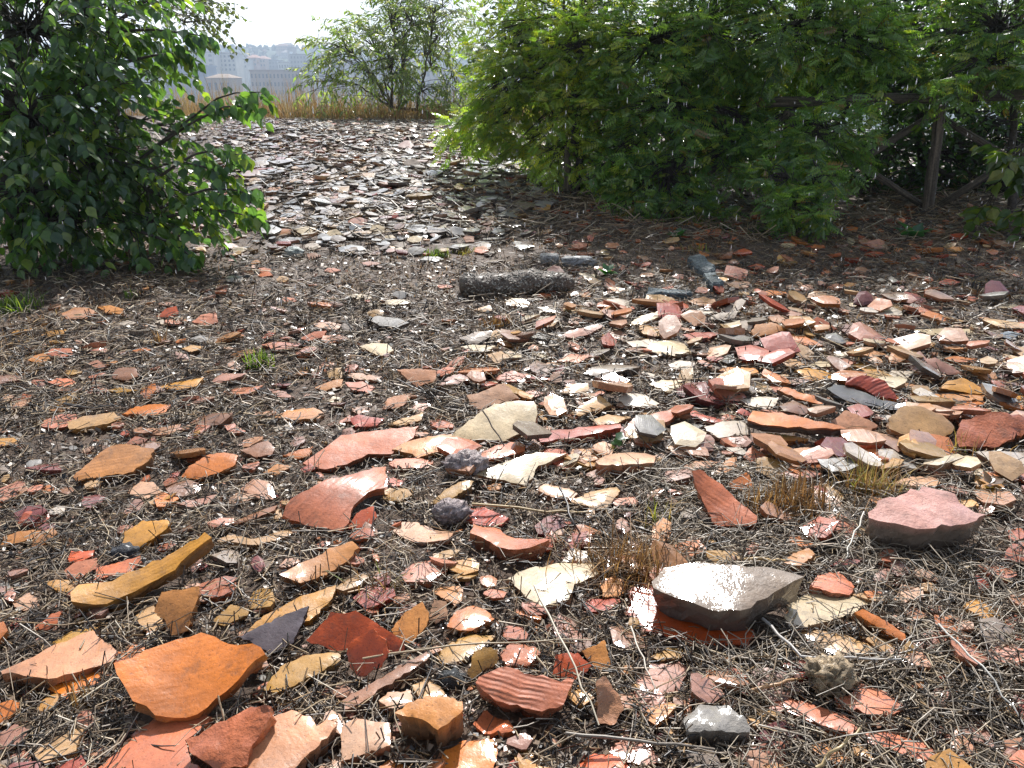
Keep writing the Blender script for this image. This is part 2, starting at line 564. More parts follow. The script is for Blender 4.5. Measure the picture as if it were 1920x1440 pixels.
# region, outline of the upper face, colour, options: t thickness, tilt, k curvature (1/m), ax direction of curvature,
# rg ridge strength, L a landmark's wording (the thing's own label is built on it)
H = [
 (1, [(395,450),(440,405),(630,385),(820,300),(980,220),(1150,108),(1190,140),(1060,240),(930,350),(760,440),(600,510),(470,510),(400,500)], 'ochre', dict(t=.034, k=1.6, ax=35, rg=.35, L='long curved ochre sherd', tilt=14)),
 (1, [(640,850),(760,810),(930,738),(1130,672),(1210,700),(1330,745),(1420,738),(1490,795),(1390,880),(1270,1010),(1110,1135),(870,1140),(745,1060),(690,960)], 'orange', dict(t=.036, k=1.7, ax=20, rg=.22, L='big orange dished sherd', tilt=16)),
 (1, [(540,1440),(700,1310),(860,1160),(990,1085),(1100,1110),(1195,1150),(1150,1200),(1040,1280),(1060,1350),(1130,1440),(1150,1520),(560,1530)], 'salmon', dict(t=.03, k=-.6, L='big brick-pink sherd cut by the frame')),
 (1, [(1035,1270),(1200,1180),(1380,1100),(1525,1090),(1520,1150),(1420,1310),(1390,1420),(1200,1440),(1060,1340)], 'brick', dict(t=.06, tilt=24, rough=1, L='rough rust-coloured lump of tile')),
 (1, [(1420,1290),(1530,1150),(1640,1110),(1760,1160),(1780,1200),(1900,1150),(1890,1200),(1720,1370),(1600,1500),(1380,1500),(1380,1400)], 'pinktan', dict(t=.045, L='fat pinkish oval sherd')),
 (1, [(1350,700),(1500,620),(1735,525),(1720,570),(1650,730),(1510,795),(1420,735)], 'purple', dict(t=.018, tilt=26, L='dark purple-grey speckled sherd')),
 (1, [(1390,670),(1530,555),(1690,470),(1890,410),(1870,480),(1740,610),(1600,640)], 'ochre', dict(t=.03, tilt=8)),
 (1, [(1480,1000),(1600,850),(1720,800),(1915,785),(1915,830),(1800,900),(1680,960),(1560,1010)], 'olive', dict(t=.03)),
 (1, [(5,890),(150,830),(290,750),(530,665),(620,740),(640,830),(450,890),(320,930),(180,920),(10,905)], 'pinktan', dict(t=.034, L='broad pinkish-tan sherd')),
 (1, [(265,990),(330,935),(500,905),(560,905),(550,960),(460,1000),(370,1050),(340,1020)], 'orange', dict(t=.014)),
 (1, [(-30,1080),(60,1055),(110,1070),(100,1120),(20,1185),(-30,1190)], 'orange', {}),
 (1, [(680,200),(700,110),(800,45),(940,40),(955,70),(870,140),(770,200),(700,215)], 'ochre', dict(t=.028)),
 (1, [(70,505),(150,450),(205,475),(220,520),(130,552),(80,530)], 'pcream', {}),
 (1, [(180,660),(290,570),(350,555),(320,630),(270,660)], 'brick', {}),
 (1, [(865,560),(910,450),(1120,412),(1115,480),(1060,660),(960,690),(930,610)], 'tan', dict(t=.025, tilt=34)),
 (1, [(380,260),(400,215),(530,210),(520,240),(470,270),(390,285)], 'ored', dict(t=.022)),
 (1, [(525,380),(540,315),(700,270),(790,245),(800,280),(740,330),(620,355)], 'brick', dict(k=3)),
 (1, [(360,330),(430,280),(545,255),(550,310),(450,370),(380,375)], 'pink', {}),
 (1, [(0,190),(20,140),(110,105),(230,100),(190,140),(100,175)], 'tan', {}),
 (1, [(1570,345),(1700,280),(1850,200),(1980,160),(2020,200),(1930,290),(1780,370),(1690,400)], 'tan', dict(t=.03, k=2, ax=35)),
 (1, [(1220,160),(1290,115),(1420,150),(1690,80),(1710,105),(1560,150),(1440,185),(1300,165)], 'buff', {}),
 (1, [(1180,620),(1300,520),(1400,540),(1390,580),(1260,640)], 'olive', {}),
 (1, [(760,580),(860,520),(930,640),(870,665),(790,660)], 'buff', {}),
 (1, [(280,740),(400,670),(560,640),(480,700),(330,770)], 'olive', {}),
 (1, [(0,1240),(80,1190),(170,1220),(160,1260),(60,1330),(0,1330)], 'mauve', {}),
 (2, [(-200,720),(-60,560),(80,553),(160,600),(250,660),(355,730),(355,790),(200,790),(60,760),(-30,790)], 'ored', dict(t=.016, tilt=42, L='orange-red sherd standing on edge')),
 (2, [(30,800),(60,720),(180,658),(250,720),(262,790),(230,870),(110,930),(50,880)], 'ored', dict(t=.014, tilt=48)),
 (2, [(280,660),(350,570),(455,502),(492,570),(480,640),(380,745),(320,720)], 'tan', dict(tilt=30)),
 (2, [(595,640),(640,560),(740,520),(810,545),(862,600),(800,625),(740,660),(670,665)], 'orange', dict(t=.025)),
 (2, [(525,810),(600,740),(720,690),(870,695),(780,770),(690,830),(570,855)], 'olive', dict(t=.012)),
 (2, [(0,1060),(200,940),(350,850),(480,785),(500,800),(480,830),(330,930),(160,1040),(20,1110)], 'brown', dict(t=.03, tilt=2, L='long narrow rust-brown strip of tile')),
 (2, [(755,955),(810,905),(930,865),(1060,910),(1310,940),(1250,1080),(1130,1120),(990,1080),(870,1060),(800,1000)], 'salmon', dict(t=.045, k=1.5, ax=-15, rg=1.3, L='ribbed salmon wall sherd', tilt=20)),
 (2, [(300,1130),(380,1070),(480,1030),(590,1030),(680,1060),(685,1110),(540,1220),(450,1160)], 'tan', dict(t=.075, L='thick tan rim block', tilt=12)),
 (2, [(210,1060),(260,1010),(390,1000),(410,1060),(300,1110)], 'pcream', dict(t=.03)),
 (2, [(400,970),(480,925),(560,980),(600,1030),(450,1060)], 'buff', dict(t=.025)),
 (2, [(710,910),(740,800),(800,755),(880,770),(870,860),(800,890),(730,950)], 'olive', dict(tilt=35, t=.02)),
 (2, [(890,790),(960,735),(1090,740),(1120,780),(1060,840),(930,860)], 'pink', dict(t=.03, rough=1)),
 (2, [(1185,920),(1210,800),(1330,790),(1410,860),(1370,910),(1310,950)], 'ored', dict(t=.014, tilt=30, L='bright orange-red flake')),
 (2, [(1350,780),(1480,720),(1520,860),(1440,900)], 'tan', {}),
 (2, [(0,1200),(80,1145),(270,1180),(275,1310),(0,1400)], 'pcream', dict(t=.03)),
 (2, [(550,1440),(570,1340),(680,1280),(860,1265),(880,1350),(850,1440),(700,1530),(560,1510)], 'orange', dict(t=.02)),
 (2, [(190,1440),(270,1390),(390,1440),(330,1520)], 'orange', {}),
 (2, [(1310,1440),(1420,1350),(1570,1370),(1630,1440),(1500,1530)], 'ored', {}),
 (2, [(1490,1340),(1590,1270),(1740,1310),(1790,1390),(1700,1430)], 'pink', {}),
 (2, [(1430,960),(1480,920),(1560,1020),(1590,1110),(1530,1200),(1440,1190)], 'pinktan', dict(t=.03, tilt=38, rough=1)),
 (2, [(740,1200),(800,1115),(900,1150),(985,1220),(900,1250),(800,1230)], 'brick', dict(t=.02, rough=1)),
 (2, [(1660,940),(1740,850),(1900,840),(1960,880),(1900,1000),(1720,1050)], 'mauve', dict(t=.014)),
 (2, [(1740,810),(1830,760),(1920,770),(1910,820),(1800,835)], 'olive', {}),
 (2, [(725,115),(740,60),(860,85),(930,125),(1170,150),(1060,195),(940,205),(880,190),(800,140)], 'brick', dict(t=.04, k=2, ax=0, L='crescent-shaped terracotta rim')),
 (2, [(290,105),(310,60),(430,55),(540,100),(640,110),(600,150),(500,165),(400,160)], 'pcream', dict(t=.014, k=2)),
 (2, [(700,50),(730,0),(800,-20),(940,30),(900,70),(800,75)], 'red', dict(rg=1.5)),
 (2, [(935,370),(1060,310),(1270,280),(1420,290),(1445,345),(1310,400),(1280,490),(1130,525),(1040,480)], 'cream', dict(t=.026, L='broad cream sherd before the brown grass tuft')),
 (2, [(1240,280),(1290,200),(1380,220),(1390,270)], 'white', {}),
 (2, [(1455,400),(1530,355),(1620,400),(1600,460),(1470,475)], 'tan', {}),
 (2, [(1350,510),(1400,480),(1590,490),(1500,550),(1400,560)], 'red', {}),
 (0, [(1175,1150),(1185,1098),(1250,1105),(1330,1140),(1412,1180),(1405,1212),(1300,1210),(1210,1182)], 'ored', dict(t=.014, tilt=4, rg=.5, L='glossy red plate under the thick grey slab')),
 (0, [(1222,1088),(1245,1062),(1330,1055),(1440,1062),(1508,1080),(1470,1100),(1420,1125),(1388,1146),(1330,1142),(1270,1120),(1225,1100)], 'gbrown', dict(t=.056, tilt=6, k=-.3, rough=.35, lift=.03, L='thick grey-brown slab')),
 (2, [(510,440),(580,415),(690,420),(680,490),(640,530),(560,480)], 'tan', {}),
 (2, [(485,600),(520,490),(590,500),(600,590),(530,625)], 'pcream', {}),
 (3, [(720,410),(760,350),(880,330),(970,410),(940,460),(840,450)], 'salmon', dict(t=.025, rg=.8, L='small salmon and white sherd')),
 (3, [(570,590),(620,490),(760,440),(900,460),(1050,500),(960,570),(850,600),(700,640),(600,640)], 'cream', dict(t=.022, k=1.2, L='bright cream plate beside the grey slab')),
 (3, [(970,560),(1010,545),(1130,600),(1250,680),(1255,725),(1150,680),(1040,610)], 'orange', dict(t=.03)),
 (3, [(640,680),(760,665),(900,680),(1040,740),(1110,800),(1000,805),(850,800),(740,760)], 'buff', dict(t=.012, k=-1.5)),
 (3, [(1030,715),(1090,695),(1180,740),(1210,790),(1120,790)], 'buff', {}),
 (3, [(565,290),(620,230),(710,200),(745,235),(720,260),(660,300)], 'tan', dict(t=.035)),
 (3, [(830,300),(880,260),(1010,265),(980,290)], 'dkred', {}),
 (3, [(930,1030),(1000,965),(1120,1000),(1250,1090),(1190,1130),(1060,1140),(940,1090)], 'pink', dict(t=.028)),
 (3, [(500,1060),(600,1040),(780,1090),(920,1150),(985,1200),(960,1250),(800,1200),(640,1140)], 'salmon', dict(t=.028, rg=.5, L='long salmon slab')),
 (3, [(0,1160),(100,1080),(240,1085),(360,1160),(380,1210),(200,1230),(20,1230)], 'grey', dict(t=.05, rough=1)),
 (3, [(1000,1240),(1160,1230),(1350,1290),(1430,1350),(1400,1400),(1200,1340),(1050,1300)], 'salmon', dict(t=.02)),
 (3, [(670,1310),(780,1290),(960,1380),(880,1430)], 'tan', {}),
 (3, [(1490,1220),(1700,1160),(1770,1330),(1600,1280)], 'mauve', {}),
 (3, [(1190,490),(1230,400),(1340,420),(1360,470),(1230,510)], 'pcream', {}),
 (3, [(1060,380),(1100,310),(1170,320),(1150,400)], 'mauve', {}),
 (3, [(1240,570),(1300,530),(1380,580),(1300,620)], 'pinktan', {}),
 (0, [(1630,968),(1645,940),(1700,925),(1745,913),(1790,928),(1815,948),(1848,965),(1810,982),(1740,990),(1680,982)], 'pcream', dict(t=.066, tilt=9, rough=.7, lift=.022, face=(0.60, 0.30, 0.235), edge=(0.22, 0.16, 0.12), L='thick pink stone with a grey-green broken side')),
 (3, [(1830,100),(1900,80),(1990,110),(1900,150),(1840,170)], 'brick', {}),
 (4, [(410,1120),(500,1040),(610,950),(730,938),(865,960),(850,1010),(750,1090),(600,1110),(430,1145)], 'tan', dict(t=.03, tilt=18, rg=.4, L='big tan sherd with slanting ends')),
 (4, [(1020,1120),(1060,1060),(1160,1000),(1260,985),(1340,1000),(1310,1060),(1230,1095),(1110,1130)], 'orange', dict(t=.026, tilt=16, rg=.2, L='leaf-shaped orange sherd')),
 (4, [(375,810),(470,780),(640,755),(680,790),(600,820),(480,840),(390,850)], 'buff', dict(t=.03, edge=(.5, .24, .07), L='buff slab with an orange edge')),
 (4, [(685,765),(760,725),(870,710),(960,715),(920,760),(850,775),(760,770)], 'orange', dict(t=.022)),
 (4, [(1350,970),(1450,930),(1510,915),(1545,960),(1530,990),(1440,1010)], 'brown', dict(t=.03)),
 (4, [(710,1210),(790,1150),(860,1150),(920,1210),(820,1240)], 'pcream', {}),
 (4, [(990,1270),(1080,1250),(1220,1220),(1180,1270),(1060,1290)], 'mauve', {}),
 (4, [(1280,1390),(1400,1330),(1560,1280),(1540,1310),(1420,1360)], 'brown', {}),
 (4, [(1530,785),(1620,745),(1760,730),(1820,760),(1790,790),(1640,800)], 'tan', dict(t=.022)),
 (4, [(880,620),(980,590),(1150,560),(1100,610),(1000,630)], 'ochre', {}),
 (4, [(1190,580),(1250,535),(1390,540),(1310,570),(1210,600)], 'mauve', dict(t=.02)),
 (4, [(1250,645),(1330,620),(1480,605),(1430,640),(1340,665)], 'pink', dict(t=.018)),
 (4, [(1500,620),(1600,640),(1660,675),(1560,670)], 'mauve', {}),
 (4, [(625,545),(660,510),(760,505),(785,545),(720,575),(640,570)], 'brown', dict(t=.03)),
 (4, [(265,590),(320,565),(400,570),(430,595),(360,615)], 'salmon', {}),
 (4, [(155,465),(190,440),(250,425),(285,460),(220,485)], 'tan', {}),
 (4, [(262,430),(290,400),(400,400),(410,430),(340,450)], 'salmon', {}),
 (4, [(230,325),(290,300),(375,295),(360,315),(280,330)], 'ochre', {}),
 (4, [(490,480),(550,465),(620,500),(560,510)], 'mauve', {}),
 (4, [(880,220),(930,175),(990,160),(1005,205),(960,225)], 'ored', dict(tilt=30, L='bright orange sherd tilted up near the shade of the leafy tree')),
 (4, [(345,200),(420,165),(500,170),(550,200),(480,230),(380,235)], 'pinktan', {}),
 (4, [(540,160),(620,155),(700,180),(690,205),(590,195)], 'tan', {}),
 (4, [(660,255),(720,240),(770,255),(700,280)], 'white', {}),
 (4, [(860,245),(920,235),(920,265)], 'white', {}),
 (4, [(1080,250),(1130,210),(1215,200),(1225,250),(1150,275)], 'pink', dict(rg=.8)),
 (4, [(1470,375),(1560,360),(1720,370),(1640,395),(1540,405)], 'pink', {}),
 (4, [(1760,260),(1850,245),(1920,265),(1900,290),(1800,285)], 'pcream', {}),
 (4, [(1690,340),(1760,305),(1840,300),(1820,330),(1740,360)], 'brick', {}),
 (4, [(740,410),(790,395),(850,405),(800,430)], 'orange', {}),
 (4, [(1060,345),(1130,325),(1190,345),(1120,365)], 'grey', {}),
 (4, [(1020,400),(1080,380),(1150,390),(1070,420)], 'buff', {}),
 (4, [(-20,905),(80,900),(100,930),(-10,950)], 'ochre', {}),
 (4, [(585,635),(680,615),(775,635),(680,650)], 'olive', {}),
 (4, [(100,690),(130,655),(185,660),(160,690)], 'brick', {}),
 (4, [(710,935),(760,890),(830,910),(800,935)], 'pink', {}),
 (4, [(1770,620),(1850,585),(1930,575),(1920,610),(1830,640)], 'tan', {}),
 (4, [(1590,1000),(1680,970),(1760,950),(1740,1000),(1660,1020)], 'orange', {}),
 (4, [(1480,1100),(1560,1050),(1640,1060),(1560,1110)], 'tan', {}),
 (4, [(100,700),(20,655),(80,660),(70,700),(0,700)][1:], 'pcream', {}),
 (0, [(530,965),(545,935),(600,905),(660,888),(724,874),(722,913),(690,922),(664,945),(654,980),(640,995),(590,990),(545,975)], 'salmon', dict(t=.022, tilt=20, k=-1.6, ax=60, rg=.55, L='big notched terracotta sherd with combed ridges')),
 (0, [(652,990),(668,962),(700,948),(707,968),(690,990)], 'ored', {}),
 (0, [(568,868),(600,845),(640,815),(720,805),(785,798),(775,820),(735,850),(690,850),(650,870),(610,880)], 'brick', dict(t=.018, tilt=14, rg=.2, L='wide brick-pink sherd with a torn edge')),
 (5, [(285,965),(380,920),(620,880),(640,910),(590,965),(430,1015),(400,990)], 'tan', dict(t=.02, L='tan sherd propped against the big cream one')),
 (5, [(265,1045),(300,1020),(400,1015),(520,1030),(480,1070),(330,1075)], 'pink', {}),
 (5, [(620,890),(680,840),(760,770),(860,710),(1000,692),(1080,695),(1100,740),(1090,820),(1020,870),(920,920),(800,910),(690,910)], 'cream', dict(t=.024, tilt=24, k=-.4, rg=.2, L='biggest cream sherd')),
 (5, [(705,660),(790,640),(920,590),(960,640),(1000,680),(850,715),(770,745),(720,710)], 'pcream', dict(t=.022, tilt=32)),
 (5, [(750,1110),(860,1060),(1000,1010),(1100,980),(1270,985),(1180,1030),(1090,1080),(1040,1170),(950,1150),(850,1130)], 'cream', dict(t=.02, tilt=12, L='pointed cream sherd')),
 (5, [(760,990),(850,955),(990,920),(1035,940),(1030,975),(900,1010),(820,1025)], 'brick', dict(t=.022)),
 (5, [(500,1265),(580,1190),(700,1135),(745,1140),(720,1180),(640,1230),(560,1270)], 'olive', dict(t=.03)),
 (5, [(700,1300),(800,1290),(945,1350),(870,1390),(760,1360)], 'red', dict(rg=1.5)),
 (5, [(1100,1190),(1150,1160),(1270,1185),(1330,1210),(1300,1250),(1180,1230)], 'pcream', dict(t=.025)),
 (5, [(1290,1255),(1400,1200),(1550,1180),(1570,1200),(1500,1290),(1440,1300),(1330,1270)], 'buff', dict(t=.02)),
 (5, [(1510,1250),(1640,1230),(1680,1270),(1550,1280)], 'pink', {}),
 (5, [(1095,880),(1200,855),(1400,835),(1570,820),(1575,845),(1400,880),(1120,925)], 'red', dict(t=.026, tilt=3, L='long brick-red edge of tile')),
 (5, [(1590,855),(1640,790),(1800,750),(1900,745),(1850,800),(1700,860),(1610,880)], 'brick', dict(t=.02)),
 (5, [(1430,1030),(1480,1000),(1640,980),(1770,1000),(1760,1040),(1600,1050),(1450,1050)], 'pcream', dict(t=.04, L='blocky pink-cream sherd beside the green sprig')),
 (5, [(1370,1110),(1430,1080),(1510,1095),(1480,1120),(1420,1130)], 'brown', {}),
 (5, [(1290,765),(1380,700),(1450,660),(1525,715),(1440,745),(1340,780)], 'buff', dict(t=.018)),
 (5, [(1420,800),(1500,770),(1630,785),(1560,820),(1440,830)], 'buff', {}),
 (5, [(1560,680),(1600,645),(1700,655),(1790,710),(1720,735),(1600,720)], 'white', {}),
 (5, [(1230,640),(1280,600),(1390,595),(1390,635),(1300,665)], 'buff', {}),
 (5, [(1360,540),(1470,490),(1600,485),(1680,505),(1600,520),(1480,565)], 'gbrown', dict(t=.025, k=-3, L='arched grey-brown sherd')),
 (5, [(1110,710),(1150,690),(1220,700),(1190,740)], 'pink', {}),
 (5, [(660,340),(750,305),(850,300),(840,330),(770,370),(720,375)], 'gbrown', dict(t=.02)),
 (5, [(100,385),(170,365),(260,370),(295,410),(230,440),(170,420)], 'cream', dict(t=.02)),
 (5, [(310,515),(430,510),(530,520),(525,580),(420,615),(360,560)], 'pinktan', dict(t=.02, tilt=28)),
 (5, [(530,610),(600,560),(670,535),(760,555),(660,595)], 'mauve', dict(t=.02)),
 (5, [(530,530),(600,500),(640,510),(620,540),(560,555)], 'brick', {}),
 (5, [(590,500),(640,450),(700,440),(680,490)], 'pink', {}),
 (5, [(150,240),(200,215),(310,225),(380,255),(320,280),(230,270)], 'grey', dict(t=.025, L='oval grey-cream sherd')),
 (5, [(20,590),(120,585),(190,620),(150,650),(60,630)], 'salmon', {}),
 (5, [(230,740),(260,680),(340,660),(390,670),(340,730)], 'pinktan', {}),
 (5, [(380,740),(430,710),(510,710),(450,755)], 'pink', {}),
 (5, [(50,790),(100,770),(240,790),(200,830),(80,840)], 'red', dict(t=.02)),
 (5, [(260,825),(340,790),(460,755),(450,800),(350,830)], 'buff', {}),
 (5, [(25,545),(100,535),(230,555),(200,575),(80,570)], 'pcream', {}),
 (5, [(850,570),(960,525),(1070,545),(1040,590),(920,585)], 'salmon', {}),
 (5, [(670,390),(740,375),(880,385),(820,415),(720,410)], 'cream', {}),
 (5, [(1210,470),(1290,430),(1400,440),(1330,480)], 'pink', {}),
 (5, [(820,430),(900,415),(950,450),(880,490)], 'buff', {}),
 (5, [(1600,355),(1720,345),(1830,360),(1780,390),(1700,385),(1640,390)], 'white', {}),
 (5, [(1710,400),(1750,365),(1920,360),(1970,420),(1880,440),(1780,430)], 'cream', dict(t=.02, k=-2)),
 (5, [(1840,490),(1900,465),(1990,480),(1960,520),(1860,520)], 'white', {}),
 (5, [(1240,330),(1300,295),(1440,260),(1470,270),(1400,315),(1300,340)], 'mauve', dict(t=.025)),
 (5, [(1600,270),(1680,215),(1780,190),(1790,220),(1700,260)], 'cream', {}),
 (5, [(915,140),(1000,125),(1060,140),(1050,165),(960,160)], 'buff', {}),
 (5, [(745,180),(840,155),(850,185),(790,195)], 'buff', {}),
 (5, [(1100,165),(1160,165),(1210,190),(1150,195)], 'white', {}),
 (5, [(1730,600),(1800,575),(1920,580),(1900,620),(1830,650)], 'cream', {}),
 (5, [(1010,650),(1080,635),(1150,650),(1080,675)], 'pink', {}),
 (6, [(365,800),(395,745),(560,760),(700,790),(840,820),(925,850),(700,850),(480,830)], 'orange', dict(t=.024, tilt=12, k=1, lift=.03, edge=(.06, .05, .045), L='orange slab with a charred underside lying across others')),  # sides and underside coloured near black below the orange face
 (6, [(435,880),(500,870),(710,905),(690,920),(540,915)], 'tan', dict(t=.026)),
 (6, [(530,630),(560,615),(680,650),(820,695),(780,710),(640,680)], 'orange', dict(t=.02)),
 (6, [(320,690),(420,670),(540,670),(520,720),(480,740),(380,720)], 'white', dict(t=.018)),
 (6, [(810,620),(850,600),(960,615),(1100,680),(1270,715),(1200,745),(1050,720),(900,680)], 'dark', dict(t=.022, L='charred black wedge')),
 (6, [(920,600),(930,560),(1010,550),(1140,580),(1220,690),(1090,670),(990,610)], 'red', dict(t=.02, rg=2.0, tilt=40, L='ribbed red sherd standing behind the black wedge')),
 (6, [(1060,640),(1150,620),(1240,700),(1130,690)], 'orange', {}),
 (6, [(120,840),(200,815),(360,808),(370,880),(210,905),(150,870)], 'white', dict(t=.02)),
 (6, [(0,920),(120,875),(200,960),(100,950)], 'white', {}),
 (6, [(-60,850),(20,820),(120,830),(60,870),(-40,880)], 'grey', dict(t=.02)),
 (6, [(1160,790),(1230,730),(1350,725),(1460,770),(1530,840),(1510,880),(1400,910),(1230,880),(1165,850)], 'buff', dict(t=.025, tilt=30, k=-1, L='rounded buff sherd leaning up')),
 (6, [(1540,870),(1580,790),(1720,760),(1920,780),(2000,800),(1960,860),(1780,950),(1560,950)], 'brick', dict(t=.03, tilt=28, rough=1, L='crumpled brick-red sherd at the frame edge')),
 (6, [(800,830),(920,745),(1100,830),(1040,870),(900,860)], 'pinktan', dict(tilt=30)),
 (6, [(880,880),(1050,850),(1250,910),(1080,920)], 'pcream', {}),
 (6, [(740,930),(820,895),(920,930),(860,955)], 'red', {}),
 (6, [(540,965),(680,955),(840,950),(820,1000),(700,1020),(580,1000)], 'pcream', dict(t=.018)),
 (6, [(0,1060),(80,1030),(200,1035),(150,1070),(20,1090)], 'pinktan', {}),
 (6, [(155,1105),(230,1040),(300,1010),(305,1060),(220,1110)], 'tan', {}),
 (6, [(340,1010),(390,945),(460,1000),(490,1030),(380,1040)], 'pink', {}),
 (6, [(60,1085),(100,1080),(200,1150),(280,1220),(420,1340),(410,1390),(180,1390),(125,1280),(80,1180)], 'brick', dict(t=.022, tilt=30, k=2, ax=-40, rg=.4, L='folded orange-brown sherd beside the brown grass tuft')),
 (6, [(255,1170),(370,1090),(395,1180),(300,1200)], 'orange', {}),
 (6, [(1650,980),(1750,975),(1920,980),(1990,1060),(1850,1080),(1760,1050)], 'white', dict(t=.018, k=-1)),
 (6, [(635,520),(700,510),(880,545),(820,570),(700,580)], 'ochre', dict(t=.018)),
 (6, [(190,525),(230,505),(410,510),(430,540),(330,540)], 'tan', dict(t=.02)),
 (6, [(700,500),(760,470),(920,480),(820,500)], 'cream', dict(t=.02)),
 (6, [(950,490),(1000,485),(1150,530),(1060,540)], 'ochre', {}),
 (6, [(530,455),(640,460),(690,490),(600,510)], 'ochre', {}),
 (6, [(1150,560),(1180,520),(1310,530),(1260,570)], 'white', {}),
 (6, [(1360,460),(1420,450),(1520,500),(1600,550),(1520,555),(1400,510)], 'mauve', dict(t=.02)),
 (6, [(1470,450),(1530,440),(1660,455),(1640,475),(1530,470)], 'orange', dict(t=.03, L='orange block with an ochre side')),
 (6, [(1440,620),(1490,580),(1580,565),(1740,650),(1660,655),(1560,640)], 'ochre', dict(t=.02, tilt=22)),
 (6, [(1320,660),(1450,650),(1700,655),(1690,690),(1560,690),(1400,690)], 'tan', dict(t=.02)),
 (6, [(1500,720),(1600,700),(1710,700),(1650,740),(1550,750)], 'orange', {}),
 (6, [(1800,670),(1920,665),(1980,690),(1900,705)], 'ochre', {}),
 (6, [(385,300),(410,265),(500,250),(590,290),(500,320),(400,330)], 'tan', dict(tilt=26)),
 (6, [(290,260),(350,240),(400,250),(380,310)], 'white', dict(tilt=30)),
 (6, [(500,330),(560,310),(690,330),(790,380),(690,380),(600,350)], 'orange', dict(k=-3, t=.015)),
 (6, [(1300,290),(1450,285),(1660,290),(1620,310),(1400,325)], 'cream', {}),
 (6, [(1760,325),(1830,300),(1910,315),(1850,345)], 'slate', dict(L='flat slate-grey piece')),
 (6, [(1160,350),(1260,335),(1370,355),(1300,375)], 'dkred', {}),
 (6, [(840,430),(930,415),(980,430),(950,450)], 'white', {}),
 (6, [(980,430),(1060,405),(1150,430),(1080,450)], 'tan', {}),
 (6, [(0,200),(100,185),(200,195),(100,215)], 'white', {}),
 (6, [(130,235),(200,200),(320,185),(290,230)], 'white', dict(tilt=26)),
 (6, [(580,245),(650,230),(740,240),(700,270)], 'white', {}),
 (6, [(730,240),(760,220),(870,290),(830,300),(760,280)], 'brick', dict(tilt=35)),
 (6, [(0,320),(80,305),(220,310),(150,340),(30,345)], 'red', {}),
 (6, [(1190,1150),(1280,1120),(1430,1115),(1460,1140),(1430,1170),(1280,1170)], 'pcream', dict(t=.02)),
 (6, [(0,760),(70,750),(240,800),(180,815)], 'red', dict(t=.02)),
 (6, [(545,720),(620,690),(740,740),(680,770),(570,750)], 'brown', dict(t=.025)),
 (6, [(300,760),(330,735),(390,765),(370,790)], 'red', {}),
]
